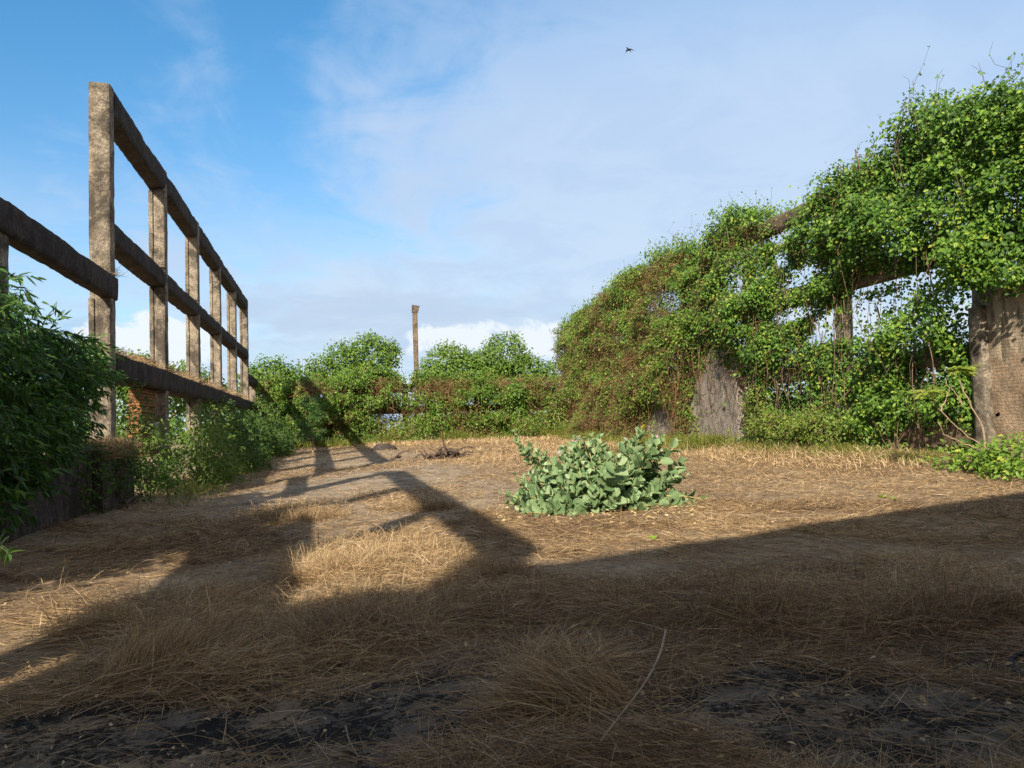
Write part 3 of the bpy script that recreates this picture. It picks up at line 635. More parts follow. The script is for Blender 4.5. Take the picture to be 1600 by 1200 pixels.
# far woods closing the horizon on every side
mb = MB()
for k in range(150):
    an = R.uniform(-1.25, 1.75); rr_ = R.uniform(75, 110); x = rr_*math.sin(an); y = rr_*math.cos(an)
    if y < 62 and -30 < x < 40: continue
    r_ = R.uniform(2.2, 3.6); crown(mb, [((x, y, R.uniform(.8, 2.2)), (r_*1.4, r_*1.2, r_))], 2.6, .62, .6, .45, sub=6, spread=.5)
tag(mb.build('distant_woods', M_tree), 'far green woods closing the horizon beyond the ruins', 'woods', kind='stuff')
for (x, Y_, h_, rx, mt, tn, lb) in [(-.6, 53.6, 2.6, 1.0, M_shrub, .55, 'mid green bush behind the feathery sapling at the far frame'), (2.4, 53.2, 3.6, 1.1, M_vine, .45, 'tall leafy clump below the round topped tree'), (5.0, 53.5, 2.0, .9, M_vineold, .25, 'brownish withered bush just left below the lone pillar'),
        (7.3, 53.0, 3.2, 1.0, M_tree, .6, 'upright green bush right below the lone pillar'), (9.9, 53.3, 2.2, 1.1, M_vineold, .3, 'low brownish bush in the middle of the far frame'), (12.6, 53.0, 3.9, 1.2, M_vine, .5, 'tall creeper covered clump left of the far right corner'), (15.2, 52.6, 2.8, 1.0, M_vineold, .6, 'olive green bush in the far right corner')]:
    bl_ = [((x+R.normal(0, .25), Y_, .5+h_*u_), (rx*(1.15-.55*u_)*R.uniform(.8, 1.2), .8, .55+.12*h_)) for u_ in np.linspace(.08, .85, max(2, int(h_*1.3)))]
    t = thing('shrub', lb, 'shrub', (x, Y_, .5), 'bushes at the foot of the far frame'); mb = MB(); crown(mb, bl_, 38, .17, .55, tn, spread=.2); mb.build('foliage', mt, t)
    mb = MB(); limbs(mb, np.array([x, Y_, .4]), [np.array(q[0])+[0, -.3, .3] for q in bl_], .04, .01, .1); mb.build('stems', M_twig, t)
# creepers on the far frame
th_ = thing('leafy_creeper', 'low tangle of green creeper hanging over the far cross frame', 'creeper', (6, YB, 0), 'creepers over the far frame')
n = 28000; x = R.uniform(-4.6, 16.9, n); z = R.uniform(.5, 5.6, n); g1 = fbm(x*.55, z*.55, 12.)
zt = 5.2+3.6*(fbm(x*.5, 4.4)-.45)
gapband = np.maximum(np.exp(-((z-4.1)/.42)**4)*ss(.60, .47, fbm(x*.8, 9.)), np.exp(-((z-2.72)/.36)**4)*ss(.66, .5, fbm(x*.6, 19.)))
d_ = ss(.2, -.3, z-zt)*(.40+.60*ss(.38, .50, g1))*(1-.97*gapband)*(.3+.7*ss(.38, .55, fbm(x*1.3, z*1.6, 2.)))
kp = R.rand(n) < d_; x, z = x[kp], z[kp]; n = len(x); sub = 6
C = np.repeat(np.stack([x, YB-.1-R.rand(n)**.7*(.4+2.6*np.clip(fbm(x*.7, z*.8, 31., 2)-.3, 0, 1)*2+1.0*ss(3.2, 1.0, z)), z], 1), sub, 0); N = len(C); Pn = C+rnd(N, .17)
cl = fbm(C[:, 0]*.5, C[:, 2]*.5, 5.5)
isb = (R.rand(N) < .28+.45*ss(.5, .62, cl)+.4*ss(2.8, 1.2, C[:, 2]))
nr = unit(np.array([-.35, -.75, .6])+rnd(N, .48)); ax = unit(np.array([0, -.2, -.6])+rnd(N, .6)); L = R.uniform(.11, .20, N)
mb = MB(); s1 = ~isb; leaves(mb, Pn[s1], ax[s1], nr[s1], L[s1], L[s1]*.65, np.clip(.50+R.normal(0, .2, s1.sum()), 0, 1)); mb.build('foliage', M_vine, th_)
mb = MB(); leaves(mb, Pn[isb], ax[isb], nr[isb], L[isb], L[isb]*.5, np.clip(R.normal(.52, .25, isb.sum()), 0, 1)); mb.build('drying_foliage', M_vineold, th_)
mb = MB()
for _ in range(140):
    x = R.uniform(-4.4, 16.8); z1 = R.uniform(2, 5.2); tube(mb, wig((x, YB-.5, z1), (x+R.uniform(-.8, .8), YB-.7, R.uniform(.5, z1)), 6, .15), .02, .01, 3)
mb.build('stems', M_rstraw, th_)
mb = MB(); n = 16000; x = R.uniform(-4, 16.8, n); z = R.uniform(.6, 4.8, n); kd = fbm(x*.6, z*.35, 77., 3)+R.rand(n)*.3 > .62; x, z = x[kd], z[kd]; n = len(x)
blades(mb, np.stack([x, YB-.6-R.rand(n)*1.5, z], 1), R.uniform(0, 6.28, n), R.uniform(.3, .9, n), R.uniform(-1.4, 1.2, n), .2, .024, R.rand(n)); mb.build('dead_twigs', M_rstraw, th_)

# ---------------------------------------------------------------- left side shrubs
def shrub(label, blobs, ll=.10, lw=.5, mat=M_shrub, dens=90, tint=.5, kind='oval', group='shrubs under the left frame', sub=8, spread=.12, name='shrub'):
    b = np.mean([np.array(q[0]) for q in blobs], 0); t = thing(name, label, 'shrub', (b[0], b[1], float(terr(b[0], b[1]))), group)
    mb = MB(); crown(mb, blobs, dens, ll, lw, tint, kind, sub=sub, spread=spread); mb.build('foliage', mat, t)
    mb = MB(); base = np.array([b[0], b[1], float(terr(b[0], b[1]))])
    for (c0, r) in blobs:
        r = np.array(r if hasattr(r, '__len__') else (r, r, r))
        for _ in range(3): tube(mb, wig(base+rnd(1, .1)[0]*[1, 1, 0], np.array(c0)+rnd(1, .35)[0]*r, 7, .12), .02, .006, 4)
    mb.build('stems', M_stem, t); return t
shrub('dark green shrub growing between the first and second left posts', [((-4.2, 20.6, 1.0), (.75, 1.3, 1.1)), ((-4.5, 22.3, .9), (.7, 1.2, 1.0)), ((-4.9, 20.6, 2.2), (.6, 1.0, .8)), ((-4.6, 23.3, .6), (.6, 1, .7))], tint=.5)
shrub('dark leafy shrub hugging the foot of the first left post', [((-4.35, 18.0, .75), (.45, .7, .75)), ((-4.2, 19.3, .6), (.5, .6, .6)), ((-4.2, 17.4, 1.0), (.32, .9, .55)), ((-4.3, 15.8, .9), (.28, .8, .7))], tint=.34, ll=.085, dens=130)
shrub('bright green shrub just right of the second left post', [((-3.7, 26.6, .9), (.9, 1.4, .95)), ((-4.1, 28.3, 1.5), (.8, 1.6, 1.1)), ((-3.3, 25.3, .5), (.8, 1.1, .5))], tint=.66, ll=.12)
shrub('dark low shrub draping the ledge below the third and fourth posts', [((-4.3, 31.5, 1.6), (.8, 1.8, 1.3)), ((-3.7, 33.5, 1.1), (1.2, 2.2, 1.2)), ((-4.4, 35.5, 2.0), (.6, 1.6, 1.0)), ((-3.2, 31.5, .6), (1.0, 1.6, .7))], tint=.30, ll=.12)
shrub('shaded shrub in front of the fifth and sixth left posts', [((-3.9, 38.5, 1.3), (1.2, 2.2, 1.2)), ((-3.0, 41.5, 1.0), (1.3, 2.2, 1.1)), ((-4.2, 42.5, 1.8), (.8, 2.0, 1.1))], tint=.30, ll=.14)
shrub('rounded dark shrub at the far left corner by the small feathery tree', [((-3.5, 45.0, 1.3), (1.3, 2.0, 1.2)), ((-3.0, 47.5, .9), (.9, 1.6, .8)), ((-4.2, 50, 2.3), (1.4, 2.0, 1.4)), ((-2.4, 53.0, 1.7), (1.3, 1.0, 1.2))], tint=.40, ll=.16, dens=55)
shrub('green bush along the foot of the far frame left of the branch heap', [((1.0, 53.2, 1.0), (1.3, .8, .7)), ((3.9, 53.4, .9), (.9, .6, .5))], tint=.52, ll=.16, dens=40, group='bushes at the foot of the far frame')
shrub('green bush along the foot of the far frame right of the branch heap', [((8.6, 53.3, .9), (1.0, .6, .6)), ((11.4, 53.2, .9), (.9, .6, .6)), ((14.0, 52.8, .8), (1.1, .6, .5))], tint=.55, ll=.16, dens=36, group='bushes at the foot of the far frame', mat=M_vineold)
# plants along the right wall base
def WB(x, y, X): return onX(x, y, X)
shrub('low bright green bush in front of the brick wall at the right edge', [(WB(1560, 722, 15.6), (.5, .9, .35)), (WB(1590, 715, 15.5), (.6, .9, .5)), (WB(1520, 720, 15.8), (.5, .7, .28)), (WB(1480, 735, 15.4), (.5, .8, .25)), (WB(1600, 745, 14.9), (.6, 1.0, .35))], tint=.68, mat=M_vine, ll=.12, dens=120, group='bushes at the foot of the right frame')
shrub('leafy green bush in front of the low plinth beneath the sky gaps', [(WB(1390, 625, 16.5), (.5, 1.3, .7)), (WB(1445, 632, 16.5), (.4, 1.2, .35)), (WB(1360, 655, 16.3), (.5, 1.2, .45))], tint=.6, mat=M_vine, ll=.14, dens=90, group='bushes at the foot of the right frame')
shrub('yellowish weedy bush right of the tall grey plaster panel', [(WB(1215, 665, 16.0), (.6, 2.0, .5)), (WB(1280, 672, 16.0), (.6, 1.8, .5)), (WB(1180, 640, 16.5), (.4, .8, .9)), (WB(1270, 652, 16.4), (.4, 1.0, .35))], tint=.62, mat=M_vineold, ll=.11, dens=100, group='bushes at the foot of the right frame')
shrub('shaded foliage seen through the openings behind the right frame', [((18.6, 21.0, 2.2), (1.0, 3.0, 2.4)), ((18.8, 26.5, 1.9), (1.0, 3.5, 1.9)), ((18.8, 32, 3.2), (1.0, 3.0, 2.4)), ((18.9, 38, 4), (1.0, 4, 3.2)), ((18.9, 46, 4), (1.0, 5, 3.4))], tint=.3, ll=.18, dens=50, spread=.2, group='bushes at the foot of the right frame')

# drooping bush at the left edge
t = thing('drooping_bush', 'big dark bush with long drooping leaves in front of the first left post', 'bush', (-5.0, 13, .1))
mb = MB(); tw = MB()
tips = []
for (c0, r, n) in [((-4.9, 12.2, 3.1), (.9, 1.6, 1.0), 330), ((-4.75, 14.6, 2.75), (.75, 1.7, .75), 360), ((-4.65, 16.2, 2.95), (.45, .9, .55), 150), ((-4.7, 12.6, 1.8), (.85, 2.2, .9), 330), ((-4.7, 14.4, 1.95), (.6, 1.3, .6), 150), ((-4.6, 11.6, 1.2), (.55, 1.6, .6), 130), ((-5.3, 13.5, 2.6), (.8, 2.5, 1.2), 160)]:
    d = unit(rnd(n)); d[:, 0] = np.where(R.rand(n) < .65, np.abs(d[:, 0]), d[:, 0]); tips += list(np.array(c0)+d*np.array(r)*(.55+.5*R.rand(n))[:, None])
tips = np.array(tips)
for p_ in tips:
    dr = unit((rnd(1)*np.array([1, 1, .4])+np.array([.35, 0, 0]))[0]); L_ = R.uniform(.25, .6)
    Pt = np.array([p_+dr*L_*u+np.array([0, 0, -.35*L_*u*u]) for u in np.linspace(0, 1, 6)])
    if R.rand() < .35: tube(tw, Pt, .006, .003, 3)
    k = 11; u = R.randint(0, 6, k); base = Pt[u]; sdv = np.cross(dr, [0, 0, 1])*R.choice([-1, 1], k)[:, None]
    ax = unit(dr*.7+sdv*.6+np.array([0, 0, -.45])+rnd(k, .38)); nr = unit(np.array([-.1, -.55, .65])+sdv*.4+rnd(k, .35))
    leaves(mb, base, ax, nr, R.uniform(.12, .21, k), R.uniform(.03, .045, k), np.clip(R.normal(.45, .2, k), 0, 1), 'lance')
mb.build('foliage', M_dark, t)
for c0 in [(-4.9, 12.2, 3.1), (-4.75, 14.6, 2.7), (-4.65, 16.4, 2.7), (-4.7, 12.6, 1.8), (-4.7, 15.2, 1.8), (-4.6, 11.6, 1.2)]:
    tube(tw, wig((-5.0, 13.2, 0), c0, 9, .12), .035, .012, 5)
tw.build('branches', M_stem, t)
tree('leafy_tree', 'tree outside the left edge whose shadow covers the near left ground', (-6.6, 7.6, 0), [((-6.1, 5.6, 4.3), (1.0, 2.2, 2.0)), ((-6.5, 7.4, 3.0), (1.0, 2.0, 1.6)), ((-6.0, 4.9, 5.3), (.8, 1.3, .9))], dens=110, ll=.16, group='trees outside the left edge')
# small sprig reaching in at the left edge
t = thing('leafy_sprig', 'small leafy sprig reaching over the shaded ground at the left edge', 'sprig', (-3.6, 9.2, 0))
mb = MB(); tw = MB()
for (a_, b_) in [(G(-30, 800), onY(30, 765, 9.8)), (G(-20, 850), onY(12, 865, 8.4))]:
    Pt = wig(a_, b_, 7, .15); tube(tw, Pt, .006, .003, 4); k = 16; base = Pt[R.randint(3, 7, k)]
    leaves(mb, base, unit(rnd(k)+np.array([.3, 0, -.3])), unit(rnd(k, .5)+[0, -.3, 1]), R.uniform(.10, .17, k), .04, .8+R.rand(k)*.15, 'lance')
mb.build('foliage', M_dark, t); tw.build('stem', M_twig, t)

# ---------------------------------------------------------------- small feathery tree, dead heap, log
b = G(489, 707)
t = thing('feathery_sapling', 'small feathery green sapling with a thin pale trunk at the far left corner', 'sapling', b)
mb = MB(); top = onY(484, 618, b[1]); tube(mb, wig(b, top, 8, .03), .05, .015, 6); lf = MB()
for k in range(46):
    u = .18+.8*k/46; c0 = b+(top-b)*u; an = R.uniform(0, 6.28); L_ = (1.5-.9*u)*R.uniform(.7, 1.1); d = np.array([math.cos(an), math.sin(an), .25])
    Pt = np.array([c0+d*L_*v+np.array([0, 0, -.22*L_*v*v]) for v in np.linspace(0, 1, 6)]); tube(mb, Pt, .012, .005, 3)
    n_ = 46; v = R.rand(n_)*.85+.15; base = c0+d*(L_*v)[:, None]; base[:, 2] -= .22*L_*v*v; base += rnd(n_, .07)
    leaves(lf, base, unit(rnd(n_)*[1, 1, .4]+d*.5), unit(rnd(n_, .3)+[0, -.3, 1]), R.uniform(.10, .18, n_), .06, R.rand(n_))
mb.build('trunk', M_twig, t); lf.build('foliage', M_feather, t)
b = G(318, 742)
mb = MB()
for k in range(46):
    an = R.uniform(0, 6.28); L_ = R.uniform(.5, 1.4); e_ = b+np.array([math.cos(an)*L_*.75+.25, math.sin(an)*L_*.75, R.uniform(.25, 1.15)*L_])
    P_ = wig(b+[0, 0, -.02], e_, 8, .2); tube(mb, P_, .011, .004, 4)
    for q_ in range(4): i_ = R.randint(3, 8); tube(mb, wig(P_[i_], P_[i_]+rnd(1, .16)[0]+[0, 0, .1], 4, .2), .004, .002, 3)
tag(mb.build('dry_bush', M_twig), 'dry tangle of pale bare branches in front of the green shrubs at left', 'dry bush')
b = G(690, 717)
mb = MB(); 
for k in range(34):
    a_ = b+np.array([R.normal(0, .75), R.normal(0, .3), .05]); L_ = R.uniform(.4, 1.3); an = R.choice([0, math.pi])+R.normal(0, .6)
    e_ = a_+np.array([math.cos(an)*L_, math.sin(an)*L_*.5, R.uniform(0, .45)]); tube(mb, wig(a_, e_, 8, .3), R.uniform(.03, .08), .015, 6)
tube(mb, wig(b+[.3, 0, .1], b+[.1, 0, .85], 6, .1), .06, .03, 6)
tag(mb.build('branch_heap', M_dead), 'heap of dark twisted dead branches on the pale slab', 'branches')
b = G(600, 703); mb = MB(); nu, nv = 20, 11; uu, vv = np.meshgrid(np.linspace(0, 2*math.pi, nu, endpoint=False), np.linspace(-1.5, 1.5, nv), indexing='ij')
d_ = np.stack([np.cos(uu)*np.cos(vv), np.sin(uu)*np.cos(vv), np.sin(vv)], -1).reshape(-1, 3); d_ = d_*(.75+.6*fbm(d_[:, 0]*1.6, d_[:, 1]*1.6, d_[:, 2]*1.6+3))[:, None]
mb.addq(b+[0, 0, .03]+d_*[.62, .35, .30], [(i*nv+j, ((i+1) % nu)*nv+j, ((i+1) % nu)*nv+j+1, i*nv+j+1) for i in range(nu) for j in range(nv-1)])
tag(mb.build('dark_boulder', M_rock), 'small dark boulder at the far end of the bare slab', 'boulder')
for (pa, pb, lb) in [((1545, 700), [(1548, 690), (1530, 655), (1500, 615), (1497, 570)], 'spindly pale trunked sapling with yellow green leaves beside the brick wall')]:
    b = np.array([15.7, onX(1538, 702, 15.7)[1], .45]); Yb = b[1]
    t = thing('spindly_sapling', lb, 'sapling', b); mb = MB(); lf = MB()
    trunks = [[(1538, 706), (1540, 690), (1532, 660), (1512, 625), (1500, 600), (1500, 578)], [(1540, 700), (1510, 680), (1480, 655), (1462, 630), (1450, 612)], [(1505, 632), (1492, 612), (1478, 600), (1478, 592)], [(1470, 642), (1480, 620), (1484, 606)], [(1545, 720), (1520, 700), (1495, 688), (1475, 680), (1465, 660)]]
    for i_, tr in enumerate(trunks):
        P_ = np.array([onY(x, y, Yb-.1*i_) for x, y in tr]); P2 = np.array([[np.interp(u, np.arange(len(P_)), P_[:, c]) for c in range(3)] for u in np.linspace(0, len(P_)-1, 14)])
        P2 += rnd(14, .012); tube(mb, P2, .032 if i_ == 0 else .018, .009, 6, .7)
        c0 = P2[-1]; 
        if i_ in (0, 1):
            for q_ in range(16 if i_ == 0 else 12):
                an = R.uniform(0, 6.28); L_ = R.uniform(.25, .55); d = np.array([math.cos(an), math.sin(an), R.uniform(-.1, .35)]); n_ = 14; v = np.linspace(.15, 1, n_)
                base = c0+d*(L_*v)[:, None]; base[:, 2] += -.2*L_*v*v; sdv = np.cross(d, [0, 0, 1.])*np.where(np.arange(n_) % 2, 1, -1)[:, None]
                leaves(lf, base, unit(sdv+d*.4-[0, 0, .2]), unit(rnd(n_, .3)+[-.2, -.8, .7]), .12, .055, R.rand(n_)); tube(mb, base, .004, .003, 3)
    mb.build('trunk', M_twig, t); lf.build('foliage', M_yl, t)

# ---------------------------------------------------------------- giant milkweed bush
BC = G(945, 796); 
mk = thing('milkweed_bush', 'broad grey green milkweed bush with big oval leaves on the sunlit straw', 'bush', BC)
lf = MB(); st = MB(); fl = MB(); 
def mstem(tip, base=None, curve=.5, n_leaf=9, big=1.0, flower=False):
    base = BC+np.array([R.normal(0, .12), R.normal(0, .10), 0]) if base is None else np.array(base); tip = np.array(tip)
    u = np.linspace(0, 1, 12)[:, None]; hor = tip-base; P_ = base+hor*u; P_[:, 2] = base[2]+(tip[2]-base[2])*(u[:, 0]**(1+curve)); P_ += rnd(12, .012)*u
    tube(st, P_, .019, .008, 5)
    T = unit(np.gradient(P_, axis=0)); L = np.linalg.norm(np.diff(P_, axis=0), axis=1).sum()
    s0 = max(.12, 1-.95/L); ph = R.uniform(0, 6.28)
    for j in range(n_leaf):
        v = s0+(1-s0)*(j/(n_leaf-1))**.9; f = v*11; i0 = min(int(f), 10); p_ = P_[i0]*(1-(f-i0))+P_[i0+1]*(f-i0); t_ = T[i0]
        A = unit(np.cross(t_, [.2, .1, 1.0])); B = np.cross(t_, A); an = ph+j*math.pi/2; opening = 1.0 if j < n_leaf-3 else .55
        for sg in (0, math.pi):
            d = (A*math.cos(an+sg)+B*math.sin(an+sg)); ax_ = unit(d*opening*.9+t_*(.55+.15*(1-opening))+np.array([0, 0, .22])+rnd(1, .12)[0]); nr_ = unit(t_*.8+d*-.45+np.array([-.15, -.40, .15])+rnd(1, .28)[0])
            s_ = (.17+.08*math.sin(math.pi*min(1, j/(n_leaf-1)+.12)))*R.uniform(.8, 1.15)*big*(.62 if j >= n_leaf-1 else 1)
            tv = R.uniform(.1, .9)*(.45+.55*j/n_leaf)
            if R.rand() < .004: tv = 1.0
            leaves(lf, p_[None], ax_[None], nr_[None], s_, s_*R.uniform(.64, .84), tv, 'milk')
    if flower:
        fl = MB(); tube(fl, [P_[-1], P_[-1]+T[-1]*.09], .006, .004, 4)
        for _ in range(9):
            dq = unit(T[-1]+rnd(1, .7)[0]); c_ = P_[-1]+T[-1]*.04+dq*R.uniform(.015, .045)
            rough_prism(fl, P_[-1]+T[-1]*.04, c_+dq*.010, .014, .012, .02, .002, (0, .1, 1), 1.5, 0)
        fl.build('flower', M_flower, mk)
def at(x, y, dY=0.0): return onY(x, y, BC[1]+dY)
tipspx = [(905, 690, .2), (925, 682, .1), (938, 700, -.2), (890, 715, .3), (950, 705, .3), (915, 725, -.3), (960, 735, 0), (880, 740, 0), (1005, 672, .2), (1020, 685, -.1), (1000, 705, .3), (985, 725, -.2), (1035, 685, .3), (1012, 725, .1),
   (860, 720, .2), (845, 735, .3), (870, 755, -.3), (850, 770, -.3), (840, 748, .1), (825, 765, .2), (832, 790, -.5), (812, 770, -.2), (795, 785, .1), (815, 795, -.4), (880, 785, -.6), (890, 765, -.5), (905, 760, -.5), (930, 765, -.6), (950, 760, -.6), (940, 740, -.4),
   (970, 765, -.5), (990, 770, -.5), (1000, 750, -.3), (1010, 775, -.5), (1030, 765, -.2), (1040, 785, -.4), (1065, 735, .3), (1050, 728, .1), (1055, 745, 0), (1070, 720, .4), (1075, 785, -.2), (1045, 755, .2), (1062, 775, .2), (1020, 740, .4), (965, 715, .6), (900, 735, .7), (860, 750, .7), (1000, 735, .8), (925, 715, .9), (880, 700, .6), (975, 690, 1.0),
   (835, 742, .9), (812, 752, .6), (920, 785, -.7), (960, 788, -.7), (855, 795, -.7), (1005, 795, -.6), (905, 712, 0), (930, 730, .5), (945, 725, -.1)]
for i_, (x, y, dY) in enumerate(tipspx+[(x+R.normal(0, 13), y+abs(R.normal(0, 14))+4, dY+R.normal(0, .3)) for (x, y, dY) in tipspx if y < 775 and 835 < x < 1050]+[(x+R.normal(0, 9), y+R.normal(0, 5)+2, dY+R.normal(0, .12)) for (x, y, dY) in tipspx*2 if y < 738 and 870 < x < 1050]): mstem(at(x, y, dY), None, R.uniform(.2, .8), R.randint(7, 11), 1.02, (y < 712 and i_ % 5 == 0))
mstem(at(1096, 778, -.1), at(1040, 775, -.1), .3, 3, 1.0)
for (x, y, dY) in [(784, 770, .5), (806, 740, .8), (1088, 790, -.5), (1074, 742, .7), (820, 800, -.9), (900, 803, -1.0), (1020, 804, -.9)]: mstem(at(x, y, dY), None, .9, 6, .8)
lf.build('leaves', M_milk, mk, True); st.build('stems', M_mwstem, mk)
b2 = G(850, 742)
mk2 = thing('milkweed_sprig', 'trailing milkweed stems with grey green leaf tufts behind the big bush at its left', 'bush', b2); lf = MB(); st = MB()
for (x, y) in [(803, 675), (808, 690), (825, 690), (838, 697), (852, 705)]: mstem(onY(x, y, b2[1]), b2, .5, 7, 1.0)
lf.build('leaves', M_milk, mk2, True); st.build('stems', M_mwstem, mk2)
mb = MB(); n = 300; P_ = np.array([G(x, y) for x, y in zip(R.uniform(775, 1100, n), 790+R.rand(n)**1.5*34)])
P_[:, 2] += .055; leaves(mb, P_, rnd(n)*[1, 1, .1], rnd(n, .25)+[0, 0, 1], R.uniform(.06, .12, n), .05, R.rand(n), 'oval')
tag(mb.build('fallen_leaves', M_fallen), 'pale yellow fallen leaves scattered in front of the milkweed bush', 'leaves', kind='stuff')

# ---------------------------------------------------------------- straw and grass
def ell(cx, cy, rx, ry):
    a_ = G(cx, cy); b_ = G(cx+rx, cy); c_ = G(cx, cy-ry); d_ = G(cx, cy+ry); return (a_[0], a_[1], np.hypot(*(b_-a_)[:2]), .5*np.hypot(*(c_-d_)[:2]), math.atan2(*(b_-a_)[[1, 0]]))
bare = [ell(620, 745, 90, 35)+(.85,), ell(600, 810, 120, 28)+(.8,), ell(380, 890, 90, 40)+(.85,), ell(230, 820, 110, 25)+(.35,), ell(980, 893, 110, 18)+(.75,), ell(750, 770, 60, 14)+(.5,), ell(330, 775, 110, 12)+(.5,), ell(160, 890, 100, 14)+(.4,),
        ell(1330, 1120, 330, 70)+(.93,), ell(1180, 1050, 60, 12)+(.9,), ell(150, 1150, 260, 55)+(.93,), ell(560, 1120, 200, 35)+(.9,), ell(700, 1080, 100, 20)+(.8,), ell(700, 750, 120, 12)+(.5,), ell(1560, 1040, 90, 16)+(.8,), ell(1130, 890, 130, 10)+(.4,), ell(560, 720, 80, 12)+(.7,),ell(450, 930, 60, 14)+(.7,)]
lush = [ell(600, 875, 150, 30), ell(700, 900, 70, 22), ell(270, 970, 170, 40), ell(560, 980, 150, 50), ell(1250, 960, 230, 45), ell(870, 1060, 90, 40), ell(1480, 930, 120, 40), ell(330, 1060, 130, 30), ell(760, 960, 130, 30), ell(470, 800, 60, 12), ell(670, 785, 50, 12), ell(820, 950, 60, 20), ell(800, 715, 60, 10), ell(1000, 960, 120, 30)]
def cover(X, Y):
    v = .13+.9*ss(.40, .62, fbm(X*.7+2, Y*.7, 6.6, 3))*(.45+.55*ss(.35, .6, fbm(X*2.4, Y*2.4, 1.6, 2)))+.35*ss(13, 20, np.hypot(X, Y))
    def q_(e):
        c_, s_ = math.cos(e[4]), math.sin(e[4]); a_ = (X-e[0])*c_+(Y-e[1])*s_; b_ = -(X-e[0])*s_+(Y-e[1])*c_
        return (a_/e[2])**2+(b_/e[3])**2 + (fbm(X*1.1, Y*1.1, e[0])-.5)*1.3
    for e in bare: v = v*(1-e[5]*ss(1.4, .6, q_(e)))
    L = np.zeros_like(v)
    for e in lush: L = np.maximum(L, ss(1.5, .3, q_(e)))
    return np.clip(np.maximum(v, L*.95), 0.02, 1), L
def sample(n, near, far, power):
    """points over the visible ground wedge, denser close to the viewer"""
    u = R.rand(n); k = 2-power
    r_ = (near**k+u*(far**k-near**k))**(1/k) if abs(k) > 1e-6 else near*(far/near)**u
    an = YAW+R.uniform(-.66, .66, n); x = r_*np.sin(an); y = r_*np.cos(an)
    ok = (x > -4.7) & (x < 16.9) & (y < 54.4); return x[ok], y[ok]
def straw(n, near, far, power, flat=True):
    x, y = sample(n, near, far, power); c, L = cover(x, y); kp = R.rand(len(x)) < c; x, y, c, L = x[kp], y[kp], c[kp], L[kp]
    n = len(x); d = np.hypot(x, y); mat_h = (.018+.14*L+.05*np.clip(c-.4, 0, 1))*(.4+fbm(x*1.8, y*1.8, 2.5))
    z = terr(x, y)+R.rand(n)*mat_h
    flow = 6.28*fbm(x*.35, y*.35, 14.)*1.6; az = flow+R.normal(0, 1.7, n)
    up = R.rand(n) < (.07+.28*L+.16*ss(12, 20, d)); lift = np.where(up, R.uniform(.45, 1.35, n), np.abs(R.normal(0, .16, n)))
    Ln = R.uniform(.10, .36, n)*(1+.2*L)*(1-.35*ss(12, 20, d)); cv = np.where(up, R.uniform(.15, .6, n), R.uniform(0, .12, n))
    Wd = np.clip(.0012+.00036*d, .0018, .013)*R.uniform(.6, 1.3, n)
    tn = np.clip(R.normal(.42, .22, n)+.45*(fbm(x*.5, y*.5, 21.)-.5)+.12*L, 0, 1)
    mb = MB(); blades(mb, np.stack([x, y, z], 1), az, Ln, lift, cv, Wd, tn); return mb
tag(straw(370000, 2.9, 16, 1.35).build('dry_straw', M_straw), 'matted dry straw littering the shaded foreground', 'straw', kind='stuff')
tag(straw(330000, 12, 58, 1.15).build('dry_straw', M_straw), 'sunlit golden straw covering the yard beyond the shadow', 'straw', kind='stuff')
x, y = sample(5200, 2.9, 22, 1.4); n = len(x); mb = MB()
leaves(mb, np.stack([x, y, terr(x, y)+R.uniform(.01, .10, n)], 1), rnd(n)*[1, 1, .25], rnd(n, .5)+[0, 0, 1], R.uniform(.015, .06, n), R.uniform(.008, .028, n), np.clip(R.normal(.35, .3, n), 0, 1))
tag(mb.build('leaf_litter', M_straw), 'crumbled brown leaf litter strewn through the straw', 'leaf litter', kind='stuff')
# green weeds at the foot of the walls
mb = MB()
def strip(n, xa, ya, xb, yb, wid, L0, L1, t0=.55, lf=.1, W0=.02):
    u = R.rand(n); x = xa+(xb-xa)*u; y = ya+(yb-ya)*u; nx, ny_ = -(yb-ya), (xb-xa); l_ = math.hypot(nx, ny_); o = R.normal(0, wid, n); x += nx/l_*o; y += ny_/l_*o
    kp = vn(x*.6, y*.6, 3.3) > .32; x, y = x[kp], y[kp]; n = len(x)
    blades(mb, np.stack([x, y, terr(x, y)-.02], 1), R.uniform(0, 6.28, n), R.uniform(L0, L1, n)*(.5+vn(x*.5, y*.5, 7.)), R.uniform(.7, 1.5, n), R.uniform(.05, .4, n), W0, np.clip(R.normal(t0, .25, n), 0, 1))
strip(9000, -3, 52.6, 16.5, 52.2, .9, .3, 1.0, .55, W0=.035); strip(9000, 15.4, 52, 15.6, 30, .55, .3, .9, .6, W0=.03); strip(5000, 15.6, 31, 15.7, 18, .45, .12, .42, .6, W0=.016)
strip(2500, 9.5, 25, 15.0, 38, 1.2, .1, .3, .6, W0=.014); strip(2500, -3.6, 19, -3.0, 46, .4, .2, .6, .45, W0=.02)
tag(mb.build('green_weeds', M_weed), 'green and yellowing weeds along the foot of the walls', 'weeds', kind='stuff')
mb = MB()
def strip2(n, xa, ya, xb, yb, wid, L0, L1, W0, zoff=0.0, t0=.5):
    u = R.rand(n); x = xa+(xb-xa)*u+R.normal(0, wid, n); y = ya+(yb-ya)*u+R.normal(0, wid, n)
    blades(mb, np.stack([x, y, (terr(x, y) if zoff == 0 else np.full(n, zoff))], 1), R.uniform(0, 6.28, n), R.uniform(L0, L1, n), R.uniform(.3, 1.4, n), R.uniform(.1, .5, n), W0, np.clip(R.normal(t0, .22, n), 0, 1))
